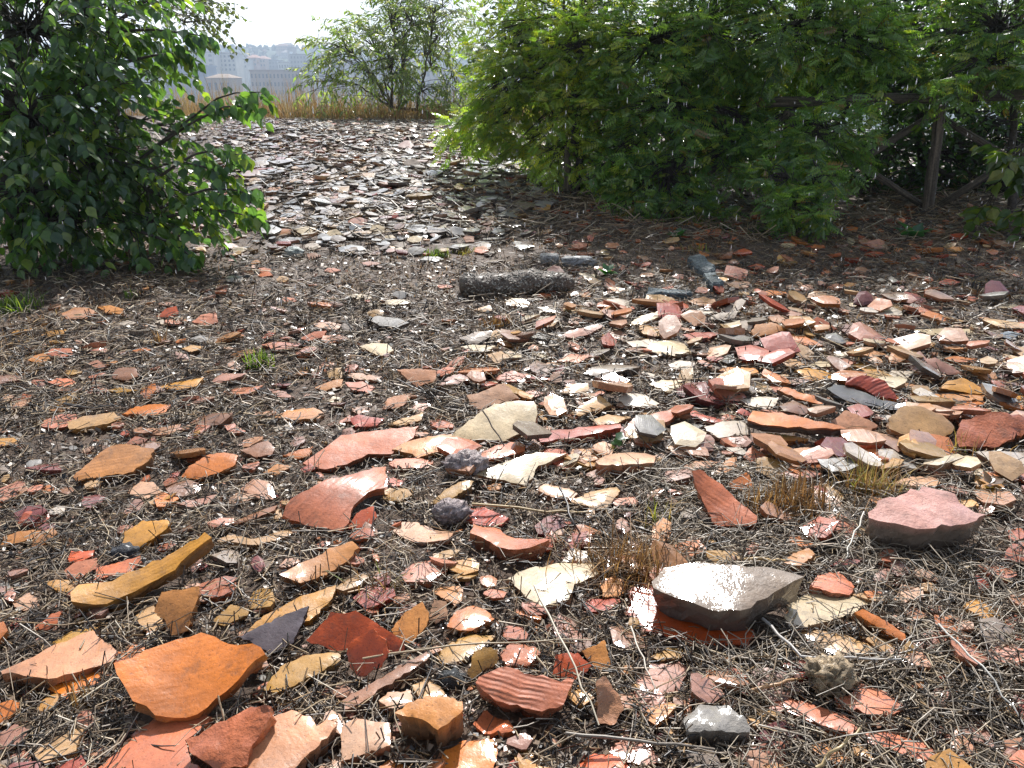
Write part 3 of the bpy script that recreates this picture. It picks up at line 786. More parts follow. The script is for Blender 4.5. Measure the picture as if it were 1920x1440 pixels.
# smaller and farther sherds: region, centre, width, height, colour
E = [
 (7,360,640,90,45,'pinktan'),(7,470,635,120,45,'cream'),(7,620,655,90,50,'cream'),(7,410,680,90,25,'grey'),(7,510,715,80,35,'white'),
 (7,510,765,80,35,'pinktan'),(7,730,620,80,45,'slate'),(7,905,672,60,30,'cream'),(7,1040,680,90,40,'cream'),
 (7,1250,640,105,50,'grey'),(7,1410,635,90,35,'brown'),(7,965,710,70,30,'white'),(7,1045,738,105,45,'grey'),(7,1165,720,65,35,'gbrown'),
 (7,1125,780,140,25,'grey'),(7,1375,740,75,30,'pink'),(7,810,805,95,25,'mauve'),(7,610,840,90,25,'pink'),(7,130,735,90,30,'white'),
 (7,175,852,75,30,'brown'),(7,265,838,75,25,'pink'),(7,265,862,80,30,'salmon'),(7,110,885,100,40,'grey'),(7,355,885,70,30,'buff'),
 (7,600,930,70,30,'gbrown'),(7,955,965,75,45,'grey'),(7,760,975,130,25,'cream'),(7,950,1005,140,30,'cream'),(7,1560,1005,130,40,'cream'),
 (7,395,990,90,25,'salmon'),(7,935,560,40,35,'red'),(7,1160,470,40,20,'dkred'),(7,840,630,80,50,'cream'),(7,750,590,110,40,'mauve'),
 (7,1320,680,70,40,'pinktan'),(7,1480,525,45,25,'white'),(7,930,600,60,30,'grey'),(7,735,540,60,35,'white'),(7,640,415,70,25,'grey'),
 (7,1045,390,80,30,'white'),(7,1020,290,100,45,'gbrown'),(7,320,425,90,30,'pinktan'),
 (8,840,160,50,25,'red'),(8,920,140,45,40,'brick'),(8,1040,178,90,35,'pink'),(8,550,185,120,30,'grey'),(8,530,240,40,20,'white'),
 (8,1030,305,90,40,'brick'),(8,1110,315,60,30,'brick'),(8,965,310,60,25,'tan'),(8,1420,355,80,30,'brick'),(8,1640,330,80,35,'dkred'),
 (8,1760,400,140,40,'pinktan'),(8,1720,424,35,18,'white'),(8,1860,300,100,30,'red'),(8,1665,370,70,25,'ochre'),(8,1070,425,90,35,'tan'),
 (8,1550,430,90,40,'brick'),(8,1890,450,60,35,'brick'),(8,1550,495,140,50,'tan'),(8,1540,172,60,18,'orange'),(8,1375,195,40,25,'pinktan'),
 (8,1240,345,80,25,'pinktan'),(8,575,105,80,30,'dkred'),(8,745,180,50,20,'tan'),(8,310,205,80,40,'pinktan'),(8,100,410,100,20,'brick'),
 (8,820,450,90,25,'pcream'),(8,660,460,80,25,'brick'),(8,910,510,70,25,'brown'),
 (6,510,85,150,30,'orange'),(6,650,110,90,30,'olive'),(6,940,40,80,30,'tan'),(6,1120,15,60,20,'white'),(6,1050,120,150,25,'pink'),
 (6,970,150,70,30,'cream'),(6,1500,25,130,30,'red'),(6,1630,120,60,30,'brick'),(6,1420,60,100,20,'brick'),(6,840,130,70,25,'pink'),
 (9,590,1380,90,30,'cream'),(9,760,1385,80,30,'brick'),(9,1000,1330,55,15,'cream'),(9,1110,1300,50,25,'brick'),(9,1330,1285,100,35,'red'),
 (9,1440,1300,90,30,'brick'),(9,1550,1325,110,30,'red'),(9,1560,1215,70,25,'red'),(9,1500,1275,60,20,'grey'),(9,1230,1240,70,25,'brick'),
 (9,1530,1400,100,25,'tan'),(9,430,1187,50,15,'cream'),(9,1080,1425,110,25,'red'),(9,1740,1415,90,30,'brick'),(9,955,1285,80,30,'brick'),
 (9,1740,1255,70,20,'brick'),
]

HPOLY = []
HEROES = []          # (ground x, ground y, radius) of every single sherd
rs = np.random.default_rng(11)


def smooth_noise3(p, s, seed):
    return (hash_noise(p[:, 0] + seed, p[:, 1] + p[:, 2] * 1.7, s) + hash_noise(p[:, 2] + seed, p[:, 0] - p[:, 1] * 0.7, s * 1.3))


def sherd_plane(poly, tilt, roll, h):
    low = max(poly, key=lambda q: q[1])
    cx = sum(q[0] for q in poly) / len(poly)
    P0 = on_ground(0.5 * low[0] + 0.5 * cx, low[1], h)
    N = np.array([math.sin(R(roll)), -math.sin(R(tilt)), 1.0])
    N[2] = math.cos(R(tilt)) * math.cos(R(roll))
    N = N / np.linalg.norm(N)
    U = np.array([1.0, 0, 0])
    U = U - N * U.dot(N)
    U /= np.linalg.norm(U)
    Vv = np.cross(N, U)
    return P0, U, Vv, N


def unproject(poly, P0, U, Vv, N, k, ax, s0):
    C = np.array([0, 0, CAM_H])
    out = []
    ca, sa = math.cos(R(ax)), math.sin(R(ax))
    for q in poly:
        d = ray(*q)
        w = 0.0
        for _ in range(5):
            den = d.dot(N)
            if den > -0.04:
                den = -0.04
            t = ((P0 + N * w) - C).dot(N) / den
            p = C + d * t - P0
            u, v = p.dot(U), p.dot(Vv)
            s = u * ca + v * sa - s0
            w = max(-0.06, min(0.06, k * s * s))
        out.append((u, v))
    return np.array(out)


def build_sherd(poly, ck, op, seed):
    rr = np.random.default_rng(seed)
    face, edge, word = CLAY[ck]
    edge = op.get('edge', edge)
    face = op.get('face', face)
    xs, ys = [q[0] for q in poly], [q[1] for q in poly]
    wpx, hpx = max(xs) - min(xs), max(ys) - min(ys)
    h0 = on_ground(sum(xs) / len(xs), max(ys))
    dist = math.hypot(h0[1], CAM_H - h0[2])
    width = wpx / F_PX * dist
    t = op.get('t', min(0.022, max(0.009, 0.13 * width)))
    roll = op.get('roll', rr.uniform(-5, 5))
    tilt = op.get('tilt')
    k = op.get('k', rr.uniform(-0.9, 0.9) * (0.12 / max(0.06, width)))
    ax = op.get('ax', rr.uniform(-90, 90))
    if tilt is None:                        # lean it so that its depth suits its width
        best = None
        goal = min(1.0, 0.35 + 0.9 * hpx / wpx)
        for c in range(-2, 38, 4):
            pl = sherd_plane(poly, c, roll, t * 0.8)
            q = unproject(poly, *pl, 0, 0, 0)
            r = np.ptp(q[:, 1]) / max(1e-6, np.ptp(q[:, 0]))
            if best is None or abs(r - goal) < best[0]:
                best = (abs(r - goal), c)
        tilt = best[1]
    P0, U, Vv, N = sherd_plane(poly, tilt, roll, t * (0.72 if t > .03 else 0.55) + op.get('lift', 0))
    q0 = unproject(poly, P0, U, Vv, N, 0, 0, 0)
    ca, sa = math.cos(R(ax)), math.sin(R(ax))
    s0 = float((q0.mean(0) * [ca, sa]).sum())
    q = unproject(poly, P0, U, Vv, N, k, ax, s0)
    # broken outline: split long edges, jitter
    size = max(np.ptp(q[:, 0]), np.ptp(q[:, 1]))
    b = []
    n = len(q)
    step = max(size / 16, 0.005)
    for i in range(n):
        a, c = q[i], q[(i + 1) % n]
        L = np.linalg.norm(c - a)
        m = max(1, int(L / step))
        nrm = np.array([-(c - a)[1], (c - a)[0]]) / max(L, 1e-9)
        bow = rr.normal(0, 0.025) * L
        for j in range(m):
            f = j / m
            off = bow * 4 * f * (1 - f) + (rr.normal(0, 0.17) * step if j else 0)
            b.append(a + (c - a) * f + nrm * off)
    b = np.array(b)
    nb = len(b)
    gstep = size / (11 if size > 0.09 else 7)
    gx = np.arange(b[:, 0].min(), b[:, 0].max(), gstep)
    gy = np.arange(b[:, 1].min(), b[:, 1].max(), gstep)
    g = np.array([(x, y) for x in gx for y in gy]) if len(gx) and len(gy) else np.zeros((0, 2))
    if len(g):
        g = g + rr.normal(0, gstep * 0.12, g.shape)
        g = g[in_poly(g[:, 0], g[:, 1], [tuple(v) for v in b])]
        dmin = np.sqrt(((g[:, None] - b[None]) ** 2).sum(-1)).min(1) if len(g) else np.zeros(0)
        g = g[dmin > gstep * 0.55]
    allp = np.concatenate([b, g]) if len(g) else b
    vs2, _, fs, ov, _, _ = delaunay_2d_cdt([Vector((float(x), float(y))) for x, y in allp], [], [list(range(nb))], 1, 1e-7)
    p2 = np.array([(v.x, v.y) for v in vs2])
    fs = np.array([f for f in fs if len(f) == 3], int)
    if len(fs) == 0:
        return None
    rough = op.get('rough', 0)

    def surf(p):
        s = p[:, 0] * ca + p[:, 1] * sa - s0
        w = np.clip(k * s * s, -0.06, 0.06)
        X = P0 + p[:, :1] * U + p[:, 1:2] * Vv + w[:, None] * N
        amp = 0.010 * rough if rough else 0.0022
        w2 = amp * smooth_noise3(X * [1, 1, 1], 28 if not rough else 34, seed * 1.37) + (0.004 * rough * smooth_noise3(X, 90, seed) if rough else 0.0006 * smooth_noise3(X, 70, seed))
        return X + w2[:, None] * N
    top = surf(p2)
    # the rim of the face is chipped a little below the face
    inv = {}
    for oi, lst in enumerate(ov):
        for i_ in lst:
            inv[i_] = oi
    bi = np.array([inv[i_] for i_ in range(nb) if i_ in inv])
    top[bi] -= N * (min(t, .02) * (0.02 + 0.10 * rr.random(len(bi))))[:, None]
    rim = top[bi]
    cen = rim.mean(0)
    inward = cen - rim
    inward /= np.maximum(np.linalg.norm(inward, axis=1, keepdims=True), 1e-6)
    j = lambda a: (rr.normal(0, 1, len(bi)) * a * min(t, .025))[:, None]
    r1 = rim - N * t * 0.33 + inward * (t * 0.05 + j(0.10))
    r2 = rim - N * t * 0.66 + inward * (t * 0.12 + j(0.13))
    r3 = rim - N * t * 1.0 + inward * (min(t, .04) * 0.30 + j(0.12))
    bot = surf(p2) - N * t
    bot[bi] = r3
    nt_, nr = len(top), len(bi)
    V = np.concatenate([top, rim, r1, r2, r3, bot])
    F = [fs]
    i0 = np.arange(nr)
    i1 = (i0 + 1) % nr
    # winding: outward whatever the outline's direction
    area = 0.5 * np.sum(b[:, 0] * np.roll(b[:, 1], -1) - np.roll(b[:, 0], -1) * b[:, 1])
    for lv in range(3):
        a0, a1 = nt_ + lv * nr + i0, nt_ + lv * nr + i1
        c0, c1 = a0 + nr, a1 + nr
        F.append(np.stack([a0, c0, c1, a1], -1) if area > 0 else np.stack([a0, a1, c1, c0], -1))
    F.append(fs[:, ::-1] + nt_ + 4 * nr)
    col = np.empty((len(V), 3))
    f = np.array(face) * rr.uniform(0.9, 1.1)
    e = np.array(edge) * rr.uniform(0.85, 1.15)
    col[:nt_] = f * (1 + 0.5 * hash_noise(p2[:, 0] + seed, p2[:, 1], 9.0))[:, None]
    if rough:
        col[:nt_] *= 0.92
    core = 0.6 * e + 0.4 * np.array((0.13, 0.11, 0.09))
    col[nt_:nt_ + nr] = 0.6 * f + 0.4 * e
    col[nt_ + nr:nt_ + 2 * nr] = core if rr.random() < 0.5 else e
    col[nt_ + 2 * nr:nt_ + 3 * nr] = core
    col[nt_ + 3 * nr:] = e * 0.9
    gr = np.zeros(len(V))
    gr[:nt_] = (p2[:, 0] * -sa + p2[:, 1] * ca) * rr.uniform(200, 330)
    rg = np.zeros(len(V))
    rg[:nt_] = op.get('rg', rr.choice([0.0, 0.0, 0.05, 0.10]))
    sd_ = np.zeros(len(V))
    sd_[nt_:] = 1.0
    if rough:
        sd_[:nt_] = 0.7
    org = np.array([cen[0], cen[1], V[:, 2].min()])
    me = make_mesh('potsherd', V - org, F, col, dict(groove=gr, ridge=rg, side=sd_), smooth=True)
    flat = np.zeros(len(me.polygons), bool)
    flat[:len(fs)] = True
    me.polygons.foreach_set('use_smooth', flat)
    o = obj('potsherd', me, M['sherd'], loc=tuple(org))
    HEROES.append((cen[0], cen[1], 0.5 * size))
    HPOLY.append(rim[:, :2].copy())
    return o, word, width, (sum(xs) / len(xs), sum(ys) / len(ys)), wpx, hpx


SH = []
for i, (rg_, pts, ck, op) in enumerate(H):
    x0, y0, s = Z[rg_]
    poly = [(x0 + x / s, y0 + y / s) for x, y in pts]
    r_ = build_sherd(poly, ck, op, 100 + i)
    if r_:
        SH.append(r_ + (op.get('L'), op))
for i, (rg_, cx, cy, w, h, ck) in enumerate(E):
    x0, y0, s = Z[rg_]
    cx, cy, w, h = x0 + cx / s, y0 + cy / s, w / s * 1.05, h / s * 1.1
    n = rs.integers(5, 8)
    an = np.sort((np.arange(n) + rs.uniform(-.33, .33, n)) * 2 * math.pi / n + rs.uniform(0, 6))
    poly = [(cx + math.cos(a) * w / 2 * rs.uniform(.8, 1.1), cy + math.sin(a) * h / 2 * rs.uniform(.8, 1.1)) for a in an]
    r_ = build_sherd(poly, ck, {}, 900 + i)
    if r_:
        SH.append(r_ + (None, {}))

# other landmarks the labels may lean on: wording and place in the picture
MARKS = [('pebbly log-shaped block', (965, 528)), ('grey blue-tinted slab lying flat', (1255, 550)), ('long grey stone in the shade', (1320, 510)),
         ('low wooden fence post', (1745, 392)), ('low leafy bush', (1510, 400)), ('leafy tree\'s shade', (200, 520)), ('bright grass tuft by the pile', (820, 472)),
         ('green sprig in the shade', (1140, 515)), ('square grey stone', (1030, 488)), ('thin trunk', (1070, 365)), ('pale rough stone below the pile', (550, 475)),
         ('upper lump of purple tufa', (873, 876)), ('lower lump of purple tufa', (845, 958)), ('dry yellow grass tuft', (1620, 860)), ('small green weed among straw', (490, 668)),
         ('black cinder', (846, 1275)), ('crumpled tan rock', (1562, 1280)), ('green rosette by the fence', (1715, 446)), ('sunlit grass patch', (25, 565))]
LM = list(MARKS) + [(s[6], s[3]) for s in SH if s[6]]


def shape_word(wpx, hpx, width):
    a = wpx / max(hpx, 1)
    size = 'tiny' if width < 0.045 else 'small' if width < 0.085 else 'middling' if width < 0.15 else 'large'
    form = 'narrow' if a > 3.6 else 'slanting' if a > 2.2 else 'blocky' if a < 1.35 else 'broken'
    return size, form


used = set()
for o, word, width, c, wpx, hpx, L, op in SH:
    size, form = shape_word(wpx, hpx, width)
    if L:
        lab = L if len(L.split()) >= 4 else L + ' lying among burnt straw'
    else:
        near = sorted(LM, key=lambda m: math.hypot(m[1][0] - c[0], 1.6 * (m[1][1] - c[1])))
        lab = None
        cand = []
        for m in near[:3]:
            dx, dy = c[0] - m[1][0], c[1] - m[1][1]
            if abs(dy) * 1.6 > abs(dx):
                rel = 'in front of' if dy > 0 else 'behind'
            else:
                rel = 'to the right of' if dx > 0 else 'to the left of'
            cand.append(f'{size} {word} sherd {rel} the {m[0]}')
            cand.append(f'{size} {form} {word} sherd {rel} the {m[0]}')
        a_, b_ = near[0][0], near[1][0]
        cand = cand[:2] + [f'{size} {word} sherd between the {a_} and the {b_}'] + cand[2:]
        for x in cand:
            if len(x.split()) <= 16 and x not in used:
                lab = x
                break
        if lab is None:
            for ordn in ('second', 'third', 'fourth', 'fifth', 'sixth'):
                x = f'{ordn} ' + cand[0]
                if x not in used:
                    lab = x
                    break
    used.add(lab)
    tag(o, lab, 'potsherd', 'potsherds strewn over the hilltop')

# ------------------------------------------------------------------ the countless smaller sherds
HER = np.array(HEROES)


def free_of_heroes(x, y, r):
    ok = np.ones(len(x), bool)
    for hx, hy, hr in HER:
        ok &= (x - hx) ** 2 + (y - hy) ** 2 > (0.72 * hr + 0.4 * r) ** 2
    return ok


def scatter_sherds(x, y, size, keys, weights, seed, tilt=14, dark=1.0, nseg=7, stack=0.0):
    """curved broken plates, each with a face, a rim and a side; returns V, F, col, groove, ridge, side"""
    g = np.random.default_rng(seed)
    N = len(x)
    w = np.array(weights, float)
    ci = g.choice(len(keys), N, p=w / w.sum())
    face = np.array([CLAY[k_][0] for k_ in keys])[ci] * g.uniform(0.8, 1.2, (N, 1)) * dark
    face = face * .84 + face.mean(1, keepdims=True) * .14
    edge = np.array([CLAY[k_][1] for k_ in keys])[ci] * g.uniform(0.7, 1.1, (N, 1)) * dark
    an = np.sort((np.arange(nseg)[None] + g.uniform(-.36, .36, (N, nseg))) * 2 * math.pi / nseg, axis=1) + g.uniform(0, 6.28, (N, 1))
    asp = g.uniform(0.45, 0.95, N)
    rad = g.uniform(0.72, 1.12, (N, nseg)) * size[:, None] * 0.5
    ph = g.uniform(0, 6.28, N)
    ex, ey = np.cos(an) * rad, np.sin(an) * rad * asp[:, None]
    px_, py_ = ex * np.cos(ph)[:, None] - ey * np.sin(ph)[:, None], ex * np.sin(ph)[:, None] + ey * np.cos(ph)[:, None]
    k = g.normal(0, 2.2, N) * (0.08 / np.maximum(size, 0.03))
    ca = g.uniform(0, 3.14, N)
    t = size * g.uniform(0.08, 0.17, N) + 0.003
    nx_, ny_ = g.normal(0, R(tilt), N), g.normal(-R(3), R(tilt), N)
    nz = np.stack([nx_, ny_, np.ones(N)], -1)
    nz = norm(nz)
    U = norm(np.cross(np.array([0, 1.0, 0]), nz))
    W = np.cross(nz, U)
    z = gz(x, y) + t * g.uniform(0.25, 0.95, N) + np.abs(nx_) * size * 0.18 + np.abs(ny_) * size * 0.15 + stack * g.random(N)
    O = np.stack([x, y, z], -1)

    def pts(a, b_, off):
        s = a * np.cos(ca)[:, None] + b_ * np.sin(ca)[:, None]
        h = np.clip(k[:, None] * s * s, -0.02, 0.02) - off
        return O[:, None] + a[..., None] * U[:, None] + b_[..., None] * W[:, None] + h[..., None] * nz[:, None]
    tj = t[:, None]
    c0 = pts(np.zeros((N, 1)), np.zeros((N, 1)), np.zeros((N, 1)))
    inner = pts(px_ * 0.55, py_ * 0.55, np.zeros((N, nseg)))
    rim = pts(px_, py_, tj * g.uniform(0.0, 0.22, (N, nseg)))
    low = pts(px_ * g.uniform(0.82, 0.98, (N, nseg)), py_ * 0.9, tj * 1.0 + np.zeros((N, nseg)))
    V = np.concatenate([c0, inner, rim, rim, low], axis=1)
    K = V.shape[1]
    a = np.arange(nseg)
    b2 = (a + 1) % nseg
    tri = np.stack([np.zeros(nseg, int), 1 + a, 1 + b2], -1)
    q1a = np.stack([1 + a, 1 + nseg + a, 1 + nseg + b2], -1)
    q1b = np.stack([1 + a, 1 + nseg + b2, 1 + b2], -1)
    r, l = 1 + 2 * nseg, 1 + 3 * nseg
    q2a = np.stack([r + a, l + a, l + b2], -1)
    q2b = np.stack([r + a, l + b2, r + b2], -1)
    tf = np.concatenate([tri, q1a, q1b, q2a, q2b])
    F = (tf[None] + (np.arange(N) * K)[:, None, None]).reshape(-1, 3)
    col = np.empty((N, K, 3))
    col[:, :1 + 2 * nseg] = face[:, None]
    col[:, 1 + 2 * nseg:1 + 3 * nseg] = (0.5 * face + 0.5 * edge)[:, None]
    col[:, 1 + 3 * nseg:] = edge[:, None]
    side = np.zeros((N, K))
    side[:, 1 + 2 * nseg:] = 1
    gr = np.zeros((N, K))
    loc = np.concatenate([np.zeros((N, 1)), px_ * 0.55, px_, px_, px_], axis=1)
    gr[:] = loc * 420
    rg = np.repeat(g.choice([0, 0.1, 0.3], N)[:, None], K, 1) * (1 - side)
    return V.reshape(-1, 3), F, col.reshape(-1, 3), gr.ravel(), rg.ravel(), side.ravel()


WARM = ['orange', 'ored', 'red', 'dkred', 'brick', 'pink', 'salmon', 'mauve', 'pinktan', 'tan', 'ochre', 'olive', 'buff', 'cream', 'pcream', 'white', 'brown', 'grey', 'gbrown']
W_LEFT = [6, 2, 4, 3, 8, 6, 5, 9, 8, 6, 4, 4, 2, 1, 2, .6, 6, 2, 4]
W_RIGHT = [5, 2, 4, 4, 7, 6, 4, 8, 8, 6, 4, 3, 6, 5, 6, 4, 4, 2, 3]
W_SHADE = [4, 3, 7, 3, 9, 4, 4, 3, 4, 4, 2, 2, 2, 2, 2, 2, 5, 1, 2]
W_PILE = [0, 0, .4, .8, .3, 0, 0, 1, .5, .3, 0, 2, 2, 2, 0, 2, 3, 18, 15]
W_CREST = [0, 0, .3, 1, .5, .3, 0, 2, 1, 1, 0, 3, 2, .5, 0, .5, 6, 12, 16]
PILE_PX = [(330, 350), (380, 300), (430, 226), (800, 238), (960, 262), (1010, 330), (1045, 385), (1000, 420), (900, 462), (830, 480), (520, 482), (470, 430), (330, 430)]
SHADE_PX = [(1000, 330), (1100, 380), (1990, 390), (1990, 575), (1290, 572), (1060, 560), (930, 500), (1000, 430)]
DENSE_PX = [(880, 640), (1060, 575), (1960, 560), (1990, 900), (1500, 900), (1200, 860), (860, 900)]

rs = np.random.default_rng(5)
parts = []


def field(n, y0, y1, power=1.0):
    """points over the visible ground, denser towards the camera"""
    u = rs.random(n)
    y = 1.0 / ((1 / y0) * (1 - u) + (1 / y1) * u) if power else y0 + (y1 - y0) * u
    x = (rs.random(n) * 2 - 1) * (0.70 * y + 0.35)
    return x, y


# near and middle ground
x, y = field(5000, 0.72, 4.6)
px_, py_ = project(x, y, gz(x, y))
size = np.clip(rs.lognormal(math.log(0.058), 0.45, len(x)), 0.026, 0.15)
dense = in_poly(px_, py_, DENSE_PX)
shade = in_poly(px_, py_, SHADE_PX)
keep = rs.random(len(x)) < np.where(dense, 1.0, np.where(shade, 0.35, 0.46)) * np.where((py_ > 470) & (py_ < 570) & ~shade, 0.75, 1)
keep &= free_of_heroes(x, y, size) & (rs.random(len(x)) < .55 + .45 * sstep(1.0, 2.2, y))
size = np.minimum(np.where(dense, size * 1.25, size), .062 * np.hypot(y, CAM_H))
for sel, wts, sd_ in ((keep & dense, W_RIGHT, 1), (keep & shade & ~dense, W_SHADE, 2), (keep & ~dense & ~shade, W_LEFT, 3)):
    parts.append(scatter_sherds(x[sel], y[sel], size[sel], WARM, wts, 40 + sd_, tilt=9, stack=0.010))
# drifts of larger overlapping sherds
x, y = field(1500, 1.5, 4.3)
px_, py_ = project(x, y, gz(x, y))
keep = in_poly(px_, py_, DENSE_PX) & (hash_noise(x, y, 1.6) + .35 * rs.random(len(x)) > .02)
x, y = x[keep], y[keep]
size = np.minimum(rs.uniform(.08, .16, len(x)), .058 * np.hypot(y, CAM_H))
ok = free_of_heroes(x, y, .6 * size)
parts.append(scatter_sherds(x[ok], y[ok], size[ok], WARM, W_RIGHT, 47, tilt=11, stack=0.04))
# crumbs
x, y = field(900, 0.72, 3.6)
keep = free_of_heroes(x, y, 0.0 * x)
x, y = x[keep], y[keep]
parts.append(scatter_sherds(x, y, rs.uniform(0.008, 0.024, len(x)), WARM, W_LEFT, 77, tilt=16, nseg=5))
# the shade under the trees
x = rs.uniform(0.2, 5.2, 1500)
y = rs.uniform(3.2, 6.6, 1500)
px_, py_ = project(x, y, gz(x, y))
keep = in_poly(px_, py_, SHADE_PX)
x, y = x[keep], y[keep]
size = np.clip(rs.lognormal(math.log(0.055), 0.5, len(x)), 0.02, 0.14)
ok = free_of_heroes(x, y, size)
parts.append(scatter_sherds(x[ok], y[ok], size[ok], WARM, W_SHADE, 81, tilt=10))
# the pale bank of heaped sherds
x = rs.uniform(-4.4, 1.6, 30000)
y = rs.uniform(4.0, 13.6, 30000)
px_, py_ = project(x, y, gz(x, y))
inp = in_poly(px_, py_, PILE_PX)
front = py_ > 300
keep = inp & (rs.random(len(x)) < np.where(front, 0.70, 0.48) * (1 - .75 * sstep(425, 482, py_))) & (hash_noise(x, y, 0.9) + 0.4 * rs.random(len(x)) > -0.25)
x, y, front = x[keep], y[keep], front[keep]
size = np.clip(rs.lognormal(math.log(0.078), 0.40, len(x)), 0.03, 0.22) * np.where(front, 1, .85)
okh = free_of_heroes(x, y, size)
for sel, wts, sd_ in ((front & okh, W_PILE, 5), (~front & okh, W_CREST, 6)):
    parts.append(scatter_sherds(x[sel], y[sel], size[sel], WARM, wts, 60 + sd_, tilt=7, stack=0.028, dark=.95))
# round the bank: thin scatter out to the crest on both sides
x = rs.uniform(-7.5, 5.0, 5200)
y = rs.uniform(4.2, 13.5, 5200)
px_, py_ = project(x, y, gz(x, y))
keep = ~in_poly(px_, py_, PILE_PX) & ~in_poly(px_, py_, SHADE_PX)
x, y = x[keep], y[keep]
size = np.clip(rs.lognormal(math.log(0.075), 0.4, len(x)), 0.03, 0.16)
parts.append(scatter_sherds(x, y, size, WARM, W_CREST, 91, tilt=9))

V, F, C = join([(p[0], p[1], p[2]) for p in parts])
me = make_mesh('small_potsherds', V, F, C, dict(groove=np.concatenate([p[3] for p in parts]), ridge=np.concatenate([p[4] for p in parts]), side=np.concatenate([p[5] for p in parts])), smooth=False)
o = obj('small_potsherds', me, M['sherd'])
tag(o, 'countless small wet potsherds strewn over the ground and heaped in the pale bank', 'potsherds', kind='stuff')

# ------------------------------------------------------------------ dead straw, twigs and burnt stubble
def on_hero(x, y):
    hit = np.zeros(len(x), bool)
    for pl in HPOLY:
        lo, hi = pl.min(0), pl.max(0)
        w = np.where((x > lo[0]) & (x < hi[0]) & (y > lo[1]) & (y < hi[1]))[0]
        if len(w):
            hit[w] |= in_poly(x[w], y[w], [tuple(v) for v in pl])
    return hit


def straws(x, y, z, L, rad, cols, seed, K=4, lift=0.25, sides=3, curl=0.5):
    g = np.random.default_rng(seed)
    ph = g.uniform(0, 6.28, len(x))
    ex, ey = np.cos(ph) * L * .4, np.sin(ph) * L * .4
    patch = hash_noise(x + 2, y, 2.6) + .6 * hash_noise(x, y + 4, 7.0)
    ok = ~(on_hero(x, y) | ((on_hero(x + ex, y + ey) | on_hero(x - ex, y - ey)) & (g.random(len(x)) < .6))) | (g.random(len(x)) < 0.03)
    ok &= g.random(len(x)) < .88 + 1.3 * patch
    x, y, z, L, rad, cols, ph = x[ok], y[ok], z[ok], L[ok], rad[ok], cols[ok], ph[ok]
    N = len(x)
    inc = g.normal(0, lift, N)
    d = np.stack([np.cos(ph) * np.cos(inc), np.sin(ph) * np.cos(inc), np.sin(inc)], -1)
    s = np.stack([-np.sin(ph), np.cos(ph), np.zeros(N)], -1)
    t = np.linspace(-0.5, 0.5, K)
    c1, c2 = g.normal(0, curl, N), g.normal(0, curl * 0.5, N)
    P = np.stack([x, y, z], -1)[:, None] + (d * L[:, None])[:, None] * t[None, :, None]
    P += (s * (L * c1)[:, None])[:, None] * (t ** 2 - 0.08)[None, :, None]
    P[:, :, 2] += (L * np.abs(c2))[:, None] * (0.25 - t ** 2)[None]
    rr_ = rad[:, None] * np.linspace(1.0, 0.6, K)[None]
    V, F = tubes(P, rr_, sides)
    return V, F, np.repeat(cols, K * sides, axis=0)


def straw_colours(N, g, dark=0.35):
    base = np.array([(0.37, 0.28, 0.17), (0.28, 0.205, 0.13), (0.22, 0.17, 0.12), (0.42, 0.35, 0.25), (0.30, 0.19, 0.09), (0.035, 0.028, 0.024), (0.10, 0.075, 0.055)])
    p = np.array([0.14, 0.18, 0.2, 0.05, 0.08, dark * 0.7, dark * 0.8])
    return base[g.choice(len(base), N, p=p / p.sum())] * g.uniform(0.7, 1.2, (N, 1))


parts = []
g = np.random.default_rng(21)
n = 38000
u = g.random(n)
y = 0.72 * (2.3 / 0.72) ** u
x = (g.random(n) * 2 - 1) * (0.70 * y + 0.3)
parts.append(straws(x, y, gz(x, y) + g.uniform(-0.004, 0.022, n), g.lognormal(math.log(0.040), 0.55, n), g.uniform(0.0007, 0.0018, n), straw_colours(n, g), 31, K=3, lift=0.3))
n = 30000
u = g.random(n)
y = 2.0 * (5.2 / 2.0) ** u
x = (g.random(n) * 2 - 1) * (0.70 * y + 0.3)
parts.append(straws(x, y, gz(x, y) + g.uniform(-0.004, 0.03, n), g.lognormal(math.log(0.055), 0.45, n), g.uniform(0.0011, 0.0026, n), straw_colours(n, g), 32, K=3, lift=0.3))
n = 22000
u = g.random(n)
y = 4.6 * (13.5 / 4.6) ** u
x = (g.random(n) * 2 - 1) * (0.70 * y + 0.3)
parts.append(straws(x, y, gz(x, y) + g.uniform(0.0, 0.05, n), g.lognormal(math.log(0.11), 0.4, n), g.uniform(0.002, 0.0045, n), straw_colours(n, g, 0.2), 33, K=2, lift=0.35))
# matted grey bedding at the lower right
n = 5000
x = g.uniform(0.3, 1.1, n)
y = g.uniform(0.72, 1.75, n)
grey = np.array([(0.28, 0.23, 0.17)]) * g.uniform(0.5, 1.25, (n, 1))
parts.append(straws(x, y, gz(x, y) + g.uniform(0.0, 0.022, n), g.lognormal(math.log(0.06), 0.5, n), g.uniform(0.0007, 0.0017, n), grey, 34, K=4, lift=0.3, curl=0.9))
V, F, C = join(parts)
